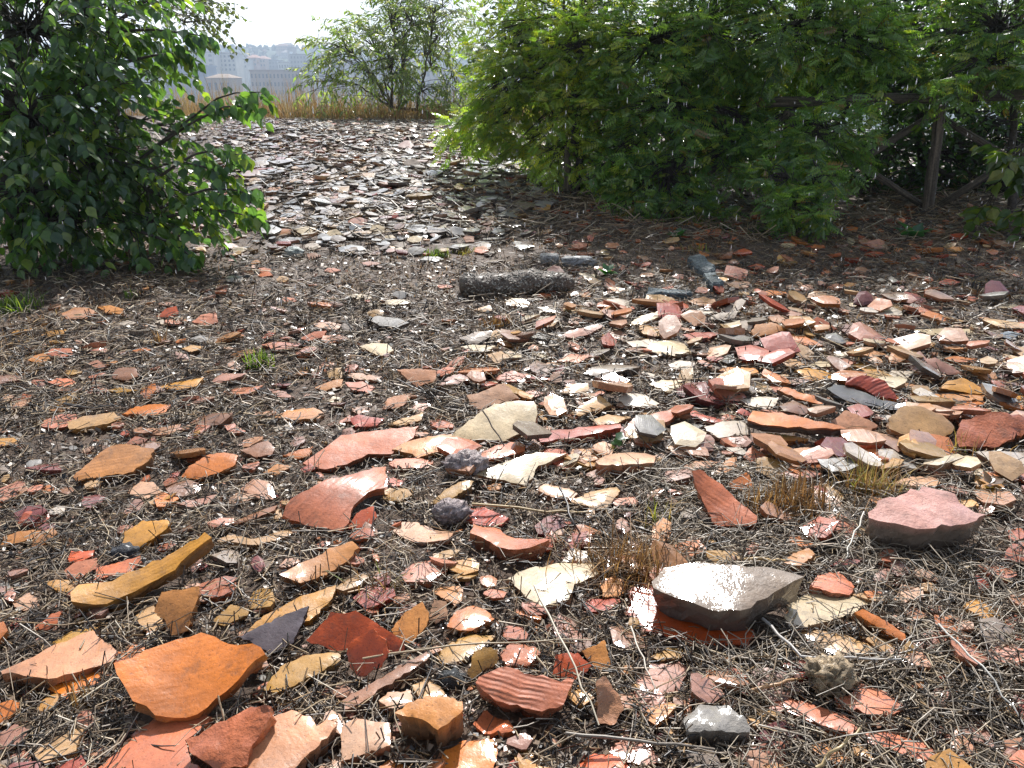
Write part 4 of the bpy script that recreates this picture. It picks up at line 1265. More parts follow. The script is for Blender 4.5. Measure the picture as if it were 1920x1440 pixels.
# crumbs of leaf and char
n = 42000
u = g.random(n)
y = 0.72 * (4.2 / 0.72) ** u
x = (g.random(n) * 2 - 1) * (0.70 * y + 0.3)
ok = ~on_hero(x, y)
x, y = x[ok], y[ok]
n = len(x)
fr = frames(norm(g.normal(0, 1, (n, 3)) * [1, 1, .4]), norm(g.normal(0, .5, (n, 3)) + [0, 0, 1]))
s_ = g.uniform(.0022, .006, n) * np.clip(y / 1.6, .8, 1.8)
Vf, Ff = batch(np.array([(-.7, -.9, 0), (.8, -.6, .1), (.6, 1.0, 0), (-.5, .7, .15)]), np.array([(0, 1, 2, 3)]), np.column_stack([x, y, gz(x, y) + g.uniform(0, .012, n)]), fr, np.column_stack([s_, s_ * 1.5, s_]))
pal = np.array([(.13, .085, .05), (.07, .05, .035), (.20, .14, .09), (.025, .02, .018), (.28, .22, .15), (.22, .09, .04)])
V, F, C = join([(V, F, C), (Vf, Ff, np.repeat(pal[g.choice(6, n, p=[.28, .24, .16, .18, .08, .06])] * g.uniform(.7, 1.3, (n, 1)), 4, axis=0))])
o = obj('straw_litter', make_mesh('straw_litter', V, F, C), M['straw'])
tag(o, 'wet dead straw and thin twigs matted between the sherds', 'straw', kind='stuff')

# burnt stalks standing in clumps
nc = 760
u = g.random(nc)
cy = 0.75 * (5.5 / 0.75) ** u
cx = (g.random(nc) * 2 - 1) * (0.70 * cy + 0.2)
per = g.integers(2, 9, nc)
x = np.repeat(cx, per) + g.normal(0, 0.018, per.sum())
y = np.repeat(cy, per) + g.normal(0, 0.018, per.sum())
ok = ~on_hero(x, y)
x, y = x[ok], y[ok]
n = len(x)
h = g.uniform(0.02, 0.065, n)
lean = g.normal(0, 0.28, (n, 2))
z0 = gz(x, y) - 0.01
t = np.linspace(0, 1, 3)
P = np.stack([x, y, z0], -1)[:, None] + np.stack([lean[:, 0], lean[:, 1], np.ones(n)], -1)[:, None] * (h[:, None] * t[None])[..., None]
P[:, 1:, :2] += g.normal(0, 0.002, (n, 2, 2))
V, F = tubes(P, np.repeat((g.uniform(0.0007, 0.0017, n) * np.clip(y / 2, 0.8, 1.5))[:, None], 3, 1), 3)
C = np.repeat(np.where(g.random((n, 1)) < 0.55, np.array([[0.026, 0.020, 0.018]]), np.array([[0.12, 0.085, 0.055]])) * g.uniform(0.7, 1.4, (n, 1)), 9, axis=0)
o = obj('burnt_stubble', make_mesh('burnt_stubble', V, F, C), M['straw'])
tag(o, 'short charred stalks standing up all over the burnt ground', 'stubble', kind='stuff')

# ------------------------------------------------------------------ stones, cinders, the pebbly block
def lump_mesh(name, rx, ry, rz, seed, amp=0.25, fs=3.0, col=(0.2, 0.2, 0.2), sub=3, boxy=0.0, varied=0.3):
    import bmesh
    bm = bmesh.new()
    bmesh.ops.create_icosphere(bm, subdivisions=sub, radius=1)
    V = np.array([v.co[:] for v in bm.verts])
    F = np.array([[v.index for v in f.verts] for f in bm.faces])
    bm.free()
    if boxy:
        V = np.sign(V) * np.abs(V) ** (1 - boxy)
        V = V / np.abs(V).max(0)
    d = 1 + amp * smooth_noise3(V, fs, seed) + 0.4 * amp * smooth_noise3(V, fs * 2.7, seed + 3)
    V = V * d[:, None] * np.array([rx, ry, rz])
    V[:, 2] -= V[:, 2].min()
    c = np.array(col) * (1 + varied * 2 * smooth_noise3(V / max(rx, ry), 4.0, seed + 9))[:, None]
    return make_mesh(name, V, F, np.clip(c, 0.01, 1), smooth=not boxy)


def stone(name, px, py, w, h, seed, col, label, cat, depth=0.8, rz=0.0, **kw):
    """w, h: size in the photograph's pixels; py is the base"""
    p = on_ground(px, py)
    s = math.hypot(p[1], CAM_H - p[2]) / F_PX
    me = lump_mesh(name, w * s / 2, w * s / 2 * depth, h * s / 2, seed, col=col, **kw)
    o = obj(name, me, M['rock'], loc=(p[0], p[1] + w * s / 2 * depth * 0.7, p[2] - 0.012))
    o.rotation_euler = (0, 0, rz)
    tag(o, label, cat)
    HEROES.append((p[0], p[1], w * s / 2))
    return o


stone('tufa_lump', 873, 900, 78, 52, 3, (0.34, 0.275, 0.265), 'upper lump of purple-grey tufa beside the biggest cream sherd', 'stone', amp=0.3, fs=6, sub=4)
stone('tufa_lump', 846, 985, 68, 48, 5, (0.31, 0.25, 0.245), 'lower lump of purple-grey tufa behind a pale plate', 'stone', amp=0.3, fs=6, sub=4)
stone('black_cinder', 846, 1295, 52, 40, 7, (0.035, 0.038, 0.04), 'glossy black cinder beside the thick tan rim block', 'stone', amp=0.4, fs=4)
stone('black_cinder', 228, 1055, 54, 36, 8, (0.03, 0.032, 0.04), 'glossy black cinder behind the long curved ochre sherd', 'stone', amp=0.4, fs=4)
stone('tan_rock', 1562, 1310, 82, 66, 9, (0.38, 0.28, 0.17), 'crumpled tan rock in grey straw beside a pink wedge', 'stone', amp=0.55, fs=5, sub=4)
stone('square_stone', 1031, 494, 36, 20, 12, (0.30, 0.29, 0.28), 'square grey stone behind the pebbly block', 'stone', amp=0.12, boxy=0.55, sub=3)
stone('flat_stone', 1085, 500, 66, 20, 13, (0.28, 0.28, 0.28), 'rough flat grey stone lying next to the square stone', 'stone', amp=0.3, boxy=0.3, depth=0.5)
stone('pale_stone', 549, 484, 36, 22, 14, (0.33, 0.36, 0.34), 'pale rough stone at the foot of the sherd bank', 'stone', amp=0.3, boxy=0.2)


def slab(name, pts, t, col, label, seed):
    """an outline on the ground (pixels), rounded up into a slab"""
    q = np.array([on_ground(*p)[:2] for p in pts])
    n = 6
    b = []
    for i in range(len(q)):
        for j in range(n):
            b.append(q[i] + (q[(i + 1) % len(q)] - q[i]) * j / n)
    b = np.array(b)
    g_ = np.random.default_rng(seed)
    b += g_.normal(0, 0.005, b.shape)
    cen = b.mean(0)
    rings, hs = [1.0, 1.0, 0.9, 0.55, 0.0], [-0.03, t * 0.7, t, t * 1.08, t * 1.1]
    V = []
    for r_, h_ in zip(rings, hs):
        p = cen + (b - cen) * r_
        z = float(gz(*cen)) + h_ + 0.012 * hash_noise(p[:, 0], p[:, 1], 25) + 0.006 * hash_noise(p[:, 0], p[:, 1], 70)
        V.append(np.column_stack([p, z]))
    V = np.concatenate(V)
    m = len(b)
    i0 = np.arange(m)
    i1 = (i0 + 1) % m
    F = np.concatenate([np.stack([k * m + i0, k * m + i1, (k + 1) * m + i1, (k + 1) * m + i0], -1) for k in range(4)])
    C = np.array(col) * (1 + 0.7 * smooth_noise3(V, 14, seed))[:, None]
    org = np.array([cen[0], cen[1], float(gz(*cen))])
    o = obj(name, make_mesh(name, V - org, F, C, smooth=False), M['rock'], loc=tuple(org))
    HEROES.append((cen[0], cen[1], 0.12))
    return tag(o, label, 'stone')


slab('grey_slab', [(1284, 492), (1312, 488), (1336, 512), (1340, 522), (1318, 524), (1306, 514)], 0.045, (0.13, 0.155, 0.16), 'upper half of the long grey stone broken in two in the shade', 3)
slab('grey_slab', [(1318, 527), (1342, 524), (1352, 543), (1333, 548)], 0.04, (0.115, 0.145, 0.15), 'lower half of the long grey stone broken in two in the shade', 4)
slab('grey_slab', [(1208, 557), (1214, 548), (1296, 551), (1300, 558)], 0.022, (0.12, 0.15, 0.16), 'thin blue-grey slab lying flat in dry grass in the shade', 5)

# the log-shaped block of pebbly mortar
pa, pb = on_ground(862, 552), on_ground(1076, 546)
axis = pb - pa
Lb = np.linalg.norm(axis)
blk = empty('pebbly_block', tuple((pa + pb) / 2))
tag(blk, 'log-shaped block of dark mortar studded with pale pebbles', 'stone block')
K_, S_ = 26, 20
tt = np.linspace(-0.5, 0.5, K_)
ang = np.arange(S_) * 2 * math.pi / S_
BV = []
for i_, t_ in enumerate(tt):
    end = 1 - max(0, (abs(t_) - 0.44) / 0.06) ** 2 * 0.55
    r_ = 0.057 * end * (1 + 0.13 * math.sin(8 * t_ + 1) + .07 * math.sin(23 * t_)) - 0.010 * t_
    yy = np.cos(ang) * r_ * 1.15
    zz = 0.052 + np.sin(ang) * r_ + 0.004 * math.sin(9 * t_)
    n_ = 1 + 0.36 * hash_noise(ang * 2.0 + t_ * 9, np.full(S_, t_ * 14.0), 1.0) + 0.14 * hash_noise(ang * 7.0, np.full(S_, t_ * 40.0), 1.0)
    BV.append(np.stack([np.full(S_, t_ * Lb), yy * n_, (zz - 0.05) * n_ + 0.05], -1))
BV = np.concatenate(BV)
BF = []
for i_ in range(K_ - 1):
    for j_ in range(S_):
        BF.append((i_ * S_ + j_, (i_ + 1) * S_ + j_, (i_ + 1) * S_ + (j_ + 1) % S_, i_ * S_ + (j_ + 1) % S_))
BV = np.concatenate([BV, [[-0.5 * Lb - 0.004, 0, 0.05], [0.5 * Lb + 0.004, 0, 0.05]]])
caps = [(len(BV) - 2, j_, (j_ + 1) % S_) for j_ in range(S_)] + [(len(BV) - 1, (K_ - 1) * S_ + (j_ + 1) % S_, (K_ - 1) * S_ + j_) for j_ in range(S_)]
az_ = math.atan2(axis[1], axis[0])
o = obj('mortar_body', make_mesh('mortar_body', BV, [np.array(BF), np.array(caps)], np.array([(0.13, 0.10, 0.078)] * len(BV))), M['rock'], blk)
blk.rotation_euler = (0, 0, az_)
blk.scale = (1, 1, .86)
g = np.random.default_rng(8)
npb = 1150
uu = 1 + g.random(npb) * (K_ - 3)
av = g.random(npb) * S_
i0_, j0_ = uu.astype(int), av.astype(int)
fu, fv = (uu - i0_)[:, None], (av - j0_)[:, None]
q_ = lambda i, j: BV[i * S_ + j % S_]
bp = (q_(i0_, j0_) * (1 - fv) + q_(i0_, j0_ + 1) * fv) * (1 - fu) + (q_(i0_ + 1, j0_) * (1 - fv) + q_(i0_ + 1, j0_ + 1) * fv) * fu
nn = norm(bp - np.column_stack([bp[:, 0], np.zeros(npb), np.full(npb, 0.05)]))
octa = np.array([(1, 0, 0), (-1, 0, 0), (0, 1, 0), (0, -1, 0), (0, 0, 1), (0, 0, -1), (.65, .65, .3), (-.65, .65, .3), (.65, -.65, .3), (-.65, -.65, .3)], float)
of = np.array([(4, 0, 6), (6, 2, 4), (4, 2, 7), (7, 1, 4), (4, 1, 9), (9, 3, 4), (4, 3, 8), (8, 0, 4), (0, 5, 2), (2, 6, 0), (2, 5, 1), (1, 7, 2), (1, 5, 3), (3, 9, 1), (3, 5, 0), (0, 8, 3)])
fr = frames(np.cross(nn, g.normal(0, 1, (npb, 3))), nn)
V, F = batch(octa, of, bp, fr, np.column_stack([.0026 + .0062 * g.random(npb) ** 2, .003 + .009 * g.random(npb) ** 2, .0022 + .004 * g.random(npb)]))
cc = np.repeat(np.where(g.random((npb, 1)) < 0.75, np.array([[0.40, 0.37, 0.32]]), np.array([[0.17, 0.13, 0.10]])) * g.uniform(0.6, 1.15, (npb, 1)), 10, axis=0)
o = obj('pebbles', make_mesh('pebbles', V, F, cc), M['rock'], blk)
o['kind'] = 'stuff'

# ------------------------------------------------------------------ the wooden fence
fence = empty('wooden_fence', tuple(on_ground(1740, 398)))
tag(fence, 'low weathered log fence with crossed braces half hidden in the bushes', 'fence')
FO = np.array(fence.location)


def log(name, a, b, r0, r1, seed, col=(0.22, 0.175, 0.135)):
    g_ = np.random.default_rng(seed)
    K = 8
    t = np.linspace(0, 1, K)[:, None]
    P = a + (b - a) * t
    P[1:-1] += g_.normal(0, 0.003, (K - 2, 3))
    rad = np.linspace(r0, r1, K) * (1 + g_.normal(0, 0.06, K))
    S = 9
    V, F = tubes(P[None], rad[None], S)
    caps = [np.array([list(range(S))[::-1]]), np.array([[(K - 1) * S + j for j in range(S)]])]
    V = V + 0.006 * smooth_noise3(V, 40, seed)[:, None]
    C = np.array(col) * (1 + 0.8 * smooth_noise3(V * [1, 1, 0.3], 50, seed + 1))[:, None]
    me = make_mesh(name, V - FO, [F] + caps, np.clip(C, 0.01, 1))
    at = me.attributes.new('gv', 'FLOAT_VECTOR', 'POINT')
    ai = np.tile(np.arange(S) * 2 * math.pi / S, K)
    ln = np.repeat(np.linspace(0, 1, K), S) * np.linalg.norm(b - a)
    at.data.foreach_set('vector', np.column_stack([np.cos(ai) * 4, np.sin(ai) * 4, ln * 2.5 + seed]).astype(np.float32).ravel())
    return obj(name, me, M['wood'], fence)


base_px = [(1064, 364), (1262, 376), (1480, 388), (1740, 399), (2060, 414)]
top_y = [262, 210, 196, 188, 178]
fb = [on_ground(*p) for p in base_px]
ft = []
for b_, ty in zip(fb, top_y):
    px1, _ = project(*b_)
    ft.append(at_depth(float(px1), ty + 12, b_[1]))
ft[3] = ft[3] + np.array([0.10, 0.03, 0])
for i_ in range(5):
    log('post', fb[i_] - [0, 0, 0.15], ft[i_], 0.028 if i_ == 0 else 0.043, 0.025 if i_ == 0 else 0.036, 30 + i_)
for i_ in range(2, 4):
    up = np.array([0, -0.01, 0.055])
    log('rail', ft[i_] + up - [0.25 if i_ == 2 else 0.05, -.03, 0], ft[i_ + 1] + up * 1.1 + [0.03, 0, 0], 0.033, 0.037, 40 + i_, (0.20, 0.165, 0.135))
for i_ in range(4):
    a_, b_ = i_, i_ + 1
    d_ = np.array([0, 0.055, 0])
    log('brace', ft[b_] - [0.03, 0.04, 0.03], fb[a_] + [0.05, -0.04, 0.06], 0.021, 0.023, 50 + i_, (0.21, 0.17, 0.13))
    log('brace', ft[a_] + d_ - [0, 0, 0.04], fb[b_] + d_ + [0.0, 0, 0.03], 0.021, 0.024, 60 + i_, (0.21, 0.17, 0.13))

# ------------------------------------------------------------------ trees and bushes
LEAF_T = np.array([(0, 0, 0), (-.30, .22, .06), (-.36, .50, .05), (-.16, .80, .01), (0, 1.08, -.10), (.16, .80, .01), (.36, .50, .05), (.30, .22, .06), (0, .35, -.02), (0, .70, -.03)])
LEAF_F = np.array([(0, 8, 1), (1, 8, 2), (2, 8, 9), (2, 9, 3), (3, 9, 4), (0, 7, 8), (7, 6, 8), (6, 9, 8), (6, 5, 9), (5, 4, 9)])
NARROW_T = np.array([(0, 0, 0), (-.11, .45, .03), (0, 1, -.08), (.11, .45, .03)])
NARROW_F = np.array([(0, 1, 3), (1, 2, 3)])


def pinnate(n=5, w=0.125, l=0.29):
    V, F = [], []
    for i in range(n):
        y = 0.22 + 0.70 * i / n
        ll = l * (1 - 0.25 * abs(i - 1.2) / n)
        for s in (-1, 1):
            b = len(V)
            d = np.array([s * 0.87, 0.5])
            pn = np.array([-d[1], d[0]])
            for p in ((0, 0), (.45, w * .5), (1, 0), (.45, -w * .5)):
                q = np.array([0, y]) + d * p[0] * ll + pn * p[1]
                V.append((q[0], q[1], -0.10 * p[0] * p[0] + (0.02 if p[1] else 0)))
            F += [(b, b + 1, b + 3), (b + 1, b + 2, b + 3)]
    b = len(V)
    for p in ((0, .9), (w * .5, 1.05), (0, 1.22), (-w * .5, 1.05)):
        V.append((p[0], p[1], -.06))
    F += [(b, b + 1, b + 3), (b + 1, b + 2, b + 3)]
    b = len(V)
    V += [(-.012, 0, 0), (.012, 0, 0), (0, 0.95, -0.02)]
    F += [(b, b + 1, b + 2)]
    return np.array(V), np.array(F)


PIN_T, PIN_F = pinnate()


def tree(name, label, cat, base, trunk_top, blobs, leaf, size, cols, seed, trunk_r=0.04, leaves=10, twig_len=0.30, droop=0.5, twig_r=0.003,
         group=None, singles=0, limb_r=0.5, mat='leaf', spread=1.0, bark=(0.055, 0.045, 0.038), shell=0.45, angle_j=0.5, extra=()):
    """blobs: (centre, (rx, ry, rz), twigs); limbs run from the trunk to every blob, twigs fill the blob, leaves hang along the twigs"""
    g = np.random.default_rng(seed)
    base, trunk_top = np.array(base, float), np.array(trunk_top, float)
    root = empty(name, tuple(base))
    tag(root, label, cat, group)
    K = 9
    t = np.linspace(0, 1, K)
    tp = base + (trunk_top - base) * t[:, None]
    tp[1:-1] += g.normal(0, 0.02, (K - 2, 3))
    tp[0, 2] -= 0.1
    tpaths, trads = [tp], [np.linspace(trunk_r, trunk_r * 0.55, K)]
    bpaths, brads = [], []
    LP, LD, LN = [], [], []
    for ctr, rad, nt_ in blobs:
        ctr, rad = np.array(ctr, float), np.array(rad, float)
        # limb
        i0 = int(np.argmin(np.linalg.norm(tp - ctr - [0, 0, 0.25 * np.linalg.norm(trunk_top - ctr)], axis=1)))
        i0 = min(max(i0, 1), K - 1)
        a = tp[i0]
        lp = a + (ctr - a) * t[:, None]
        lp += np.array([0, 0, 1.0]) * (np.sin(t * math.pi) * 0.12 * np.linalg.norm(ctr - a))[:, None]
        lp[1:-1] += g.normal(0, 0.03, (K - 2, 3)) * min(1, np.linalg.norm(ctr - a))
        tpaths.append(lp)
        trads.append(np.linspace(trunk_r * limb_r, trunk_r * limb_r * 0.3, K))
        # twig ends
        d = norm(g.normal(0, 1, (nt_, 3)))
        r = g.random(nt_) ** shell
        end = ctr + d * rad * r[:, None]
        q = lp[g.integers(K // 2, K, nt_)]
        mid = 0.5 * (q + end) + g.normal(0, 0.04, (nt_, 3)) + [0, 0, 0.05]
        tb = np.linspace(0, 1, 5)[None, :, None]
        bp_ = (1 - tb) ** 2 * q[:, None] + 2 * tb * (1 - tb) * mid[:, None] + tb ** 2 * end[:, None]
        bpaths.append(bp_)
        brads.append(np.repeat(np.linspace(twig_r * 1.8, twig_r * 0.8, 5)[None], nt_, 0))
        out = norm(norm(end - q) * 0.7 + d * 0.6 + g.normal(0, 0.35, (nt_, 3)))
        tl = twig_len * g.uniform(0.6, 1.25, nt_)
        s = np.linspace(0, 1, 5)
        tw = end[:, None] + out[:, None] * (tl[:, None] * s[None])[..., None]
        tw[:, :, 2] -= droop * (tl[:, None] * s[None] ** 2) * 0.6
        bpaths.append(tw)
        brads.append(np.repeat(np.linspace(twig_r * 0.8, twig_r * 0.3, 5)[None], nt_, 0))
        m = leaves
        f = (np.arange(m) + 0.5) / m
        pos = tw[:, np.minimum((f * 4).astype(int), 3)] * (1 - (f * 4) % 1)[None, :, None] + tw[:, np.minimum((f * 4).astype(int), 3) + 1] * ((f * 4) % 1)[None, :, None]
        tan = norm(tw[:, -1] - tw[:, 0])
        sidev = norm(np.cross(tan, np.array([0, 0, 1.0])) + 1e-4)
        sgn = np.where(np.arange(m) % 2, 1.0, -1.0)
        ld = tan[:, None] * 0.55 + sidev[:, None] * (sgn * 0.85 * spread)[None, :, None] + g.normal(0, angle_j * 0.5, (nt_, m, 3))
        ld[:, :, 2] -= droop
        LP.append(pos.reshape(-1, 3))
        LD.append(norm(ld.reshape(-1, 3)))
        LN.append(norm(np.array([0, -0.1, 1.0]) + g.normal(0, angle_j, (nt_ * m, 3))))
    for path in extra:                       # single sprays with their own line: points from the trunk outwards, leaves on the outer part
        path = np.array(path, float)
        K2 = 9
        cum = np.linspace(0, 1, len(path))
        pp = np.stack([np.interp(np.linspace(0, 1, K2), cum, path[:, c]) for c in range(3)], -1)
        tpaths.append(pp)
        trads.append(np.linspace(0.009, 0.002, K2))
        m = 46
        f = 1 - 0.62 * g.random(m) ** 1.3
        pos = np.stack([np.interp(f, np.linspace(0, 1, K2), pp[:, c]) for c in range(3)], -1) + g.normal(0, 0.02, (m, 3))
        tan = norm(pp[-1] - pp[3])
        sv = norm(np.cross(tan, [0, 0, 1.0]))
        sg = np.where(np.arange(m) % 2, 1.0, -1.0)
        ld = tan * 0.5 + sv * (sg * 0.6)[:, None] + g.normal(0, 0.25, (m, 3))
        ld[:, 2] -= droop * 1.3
        LP.append(pos)
        LD.append(norm(ld))
        LN.append(norm(np.array([0, -0.2, 1.0]) + g.normal(0, angle_j, (m, 3))))
    V, F = tubes(np.array(tpaths), np.array(trads), 7)
    C = np.array(bark) * (1 + 0.6 * smooth_noise3(V, 30, seed))[:, None]
    obj('trunk', make_mesh('trunk', V - base, F, np.clip(C, 0.01, 1)), M['bark'], root)
    V, F = tubes(np.concatenate(bpaths), np.concatenate(brads), 3)
    o = obj('twigs', make_mesh('twigs', V - base, F, np.array(bark) * 0.9), M['bark'], root)
    o['kind'] = 'stuff'
    LP, LD, LN = np.concatenate(LP), np.concatenate(LD), np.concatenate(LN)
    n = len(LP)
    ct = np.array([c for c, w in cols])
    cw = np.array([w for c, w in cols], float)
    zone = hash_noise(LP[:, 0] * 1.0 + seed, LP[:, 2] + LP[:, 1], 3.0)
    ci = g.choice(len(ct), n, p=cw / cw.sum())
    lc = ct[ci] * (g.uniform(0.75, 1.25, (n, 1)) * (1 + 0.5 * zone[:, None]))
    sc = size * g.uniform(0.65, 1.2, n)
    fr = frames(LD, LN)
    tv, tf = {'leaf': (LEAF_T, LEAF_F), 'narrow': (NARROW_T, NARROW_F), 'pinnate': (PIN_T, PIN_F)}[leaf]
    keep = LP[:, 2] > gz(LP[:, 0], LP[:, 1]) + 0.01
    LP, fr, sc, lc = LP[keep], fr[keep], sc[keep], lc[keep]
    if singles:                              # the leaves nearest to the eye are parts of their own
        dist = np.linalg.norm(LP - np.array([0, 0, CAM_H]), axis=1)
        px_, py_ = project(LP[:, 0], LP[:, 1], LP[:, 2])
        dist = np.where((px_ > 0) & (px_ < 1920) & (py_ > 0) & (py_ < 1440), dist, 99)
        order = np.argsort(dist)
        pick, rest = order[:singles], order[singles:]
        protos = []
        for c in ct:
            for f_ in (0.85, 1.15):
                protos.append(make_mesh('leaf', tv, tf, np.array(c) * f_))
                protos[-1].materials.append(M[mat])
        for i in pick:
            o = bpy.data.objects.new('leaf', protos[int(g.integers(len(protos)))])
            Mx = Matrix.Identity(4)
            for r_ in range(3):
                for c_ in range(3):
                    Mx[r_][c_] = fr[i, r_, c_] * sc[i]
                Mx[r_][3] = LP[i, r_] - base[r_]
            o.parent = root
            o.matrix_local = Mx
            COL.objects.link(o)
        LP, fr, sc, lc = LP[rest], fr[rest], sc[rest], lc[rest]
    V, F = batch(tv, tf, LP, fr, np.repeat(sc[:, None], 3, 1))
    o = obj('crown', make_mesh('crown', V - base, F, np.repeat(lc, len(tv), axis=0), smooth=False), M[mat], root)
    o['kind'] = 'stuff'
    return root


A = at_depth
ELM = [((0.070, 0.140, 0.055), 5), ((0.105, 0.190, 0.055), 4), ((0.060, 0.120, 0.065), 3), ((0.19, 0.26, 0.05), 1.4)]
tb = on_ground(40, 500)
left = [(A(70, 50, 4.6), (.55, .5, .40), 110), (A(215, 40, 4.6), (.20, .35, .22), 40), (A(60, 220, 4.3), (.45, .4, .32), 100), (A(200, 180, 4.4), (.20, .35, .26), 44),
        (A(170, 310, 4.2), (.32, .35, .18), 64), (A(320, 375, 4.2), (.18, .25, .07), 24), (A(60, 370, 4.0), (.34, .3, .16), 60), (A(290, 420, 4.1), (.17, .2, .05), 18), (A(140, 420, 4.0), (.3, .2, .06), 26),
        (A(-250, 200, 4.3), (.7, .6, .6), 60), (A(-100, -150, 4.8), (.8, .6, .4), 60), (A(130, -130, 4.9), (.5, .5, .3), 40), (A(330, 250, 4.5), (.08, .2, .06), 10)]
sprays = [[A(230, 330, 4.3), A(320, 250, 4.3), A(420, 175, 4.3), A(505, 172, 4.2)], [A(260, 300, 4.3), A(350, 235, 4.3), A(430, 195, 4.25), A(505, 212, 4.2)],
          [A(300, 330, 4.2), A(360, 290, 4.2), A(410, 280, 4.2), A(452, 292, 4.1)], [A(300, 390, 4.1), A(380, 355, 4.1), A(440, 355, 4.0), A(478, 370, 4.0)],
          [A(300, 410, 4.1), A(380, 390, 4.1), A(440, 398, 4.0), A(482, 412, 4.0)], [A(200, 60, 4.5), A(280, 55, 4.4), A(350, 62, 4.4), A(392, 70, 4.4)],
          [A(220, 120, 4.5), A(280, 105, 4.4), A(330, 100, 4.4), A(358, 108, 4.4)], [A(250, 330, 4.2), A(330, 300, 4.2), A(390, 315, 4.1), A(440, 330, 4.1)],
          [A(250, 430, 4.0), A(310, 450, 3.9), A(345, 470, 3.9), A(365, 488, 3.85)]]
tree('elm_tree', 'dark green broad-leaved tree with drooping sprays at the left', 'tree', tb, A(20, 60, 4.9), left, 'leaf', 0.064, ELM, 3, trunk_r=0.07, leaves=11, twig_len=.26, droop=.8,
     singles=300, limb_r=.35, extra=sprays, angle_j=0.42)
tree('sapling', 'thin fine-leaved tree showing against the sky behind the dark left tree', 'tree', np.array([-3.6, 7.4, float(gz(-3.6, 7.4))]), A(200, 40, 7.6),
     [(A(330, 5, 7.4), (.45, .4, .22), 50), (A(260, -40, 7.6), (.6, .5, .4), 50), (A(370, 40, 7.3), (.2, .2, .12), 16), (A(150, 100, 7.8), (.6, .5, .5), 40)], 'leaf', 0.05, [((0.07, 0.10, 0.04), 1), ((0.10, 0.12, 0.06), 1)], 13,
     trunk_r=.04, leaves=8, twig_len=.3, droop=.5)

GREEN = [((0.125, 0.220, 0.062), 5), ((0.175, 0.275, 0.066), 4), ((0.090, 0.170, 0.066), 3), ((0.27, 0.31, 0.06), 1.8), ((.20, .13, .06), .3)]
YELLOW = [((0.20, 0.285, 0.055), 5), ((0.27, 0.32, 0.055), 4), ((0.135, 0.225, 0.05), 4), ((0.36, 0.35, 0.06), 1.5)]
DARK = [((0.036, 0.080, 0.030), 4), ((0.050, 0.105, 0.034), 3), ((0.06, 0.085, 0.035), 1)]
pin = dict(leaf='pinnate', size=0.11, leaves=8, twig_len=.22, droop=.22, angle_j=.55)
ta = on_ground(1078, 364)
tree('terebinth_tree', 'yellow-green tree on a thin trunk reaching over the sherd bank', 'tree', ta, A(1085, 90, ta[1] + .2),
     [(A(1010, 120, 6.6), (.42, .5, .34), 130), (A(950, 75, 6.7), (.22, .3, .2), 36), (A(1080, 40, 6.6), (.45, .5, .3), 120), (A(960, 180, 6.6), (.3, .35, .13), 60), (A(1090, 170, 6.3), (.32, .4, .26), 90),
      (A(930, 235, 6.7), (.28, .3, .09), 46), (A(862, 238, 6.8), (.14, .2, .06), 22), (A(1010, 262, 6.5), (.22, .3, .07), 30), (A(1050, 290, 6.0), (.16, .2, .10), 26), (A(1130, 270, 6.0), (.22, .2, .18), 50),
      (A(1080, 190, 5.9), (.16, .12, .12), 40), (A(1085, 95, 6.0), (.2, .15, .2), 60), (A(1000, -70, 6.8), (.45, .5, .25), 60), (A(1120, -110, 6.6), (.5, .5, .3), 60)],
     cols=YELLOW, seed=21, trunk_r=.038, limb_r=.35, **pin)
tree('tall_tree', 'sparse grey-green tree rising behind the yellow-green one', 'tree', np.array([.3, 9.2, float(gz(.3, 9.2))]), A(985, 60, 9.2),
     [(A(980, 15, 9.2), (.3, .3, .2), 34), (A(960, -40, 9.2), (.5, .4, .3), 40), (A(905, 85, 9.0), (.10, .2, .12), 12), (A(1020, 30, 9.2), (.3, .3, .2), 24)], 'leaf', .06, [((0.07, 0.11, 0.05), 1), ((0.09, 0.12, 0.06), 1)], 24, trunk_r=.03, leaves=8)
tree('terebinth_bush', 'big green bush with feathery leaves in front of the fence rail', 'bush', on_ground(1290, 395), A(1290, 60, 6.0),
     [(A(1210, 90, 6.0), (.42, .4, .36), 140), (A(1330, 60, 5.9), (.42, .4, .36), 140), (A(1240, 210, 5.8), (.36, .35, .26), 120), (A(1180, 300, 5.8), (.22, .25, .22), 60), (A(1250, 340, 5.5), (.24, .22, .17), 70),
      (A(1360, 150, 6.5), (.38, .3, .26), 120), (A(1330, 250, 5.8), (.16, .15, .05), 22), (A(1400, 250, 5.8), (.22, .25, .14), 50), (A(1200, 370, 5.6), (.16, .2, .08), 24), (A(1300, -60, 6.0), (.6, .4, .2), 60), (A(1260, -240, 6.2), (.8, .5, .35), 60), (A(1400, -420, 6.4), (.8, .5, .3), 70), (A(1300, 390, 5.3), (.24, .2, .05), 30)],
     cols=GREEN, seed=31, trunk_r=.03, **pin)
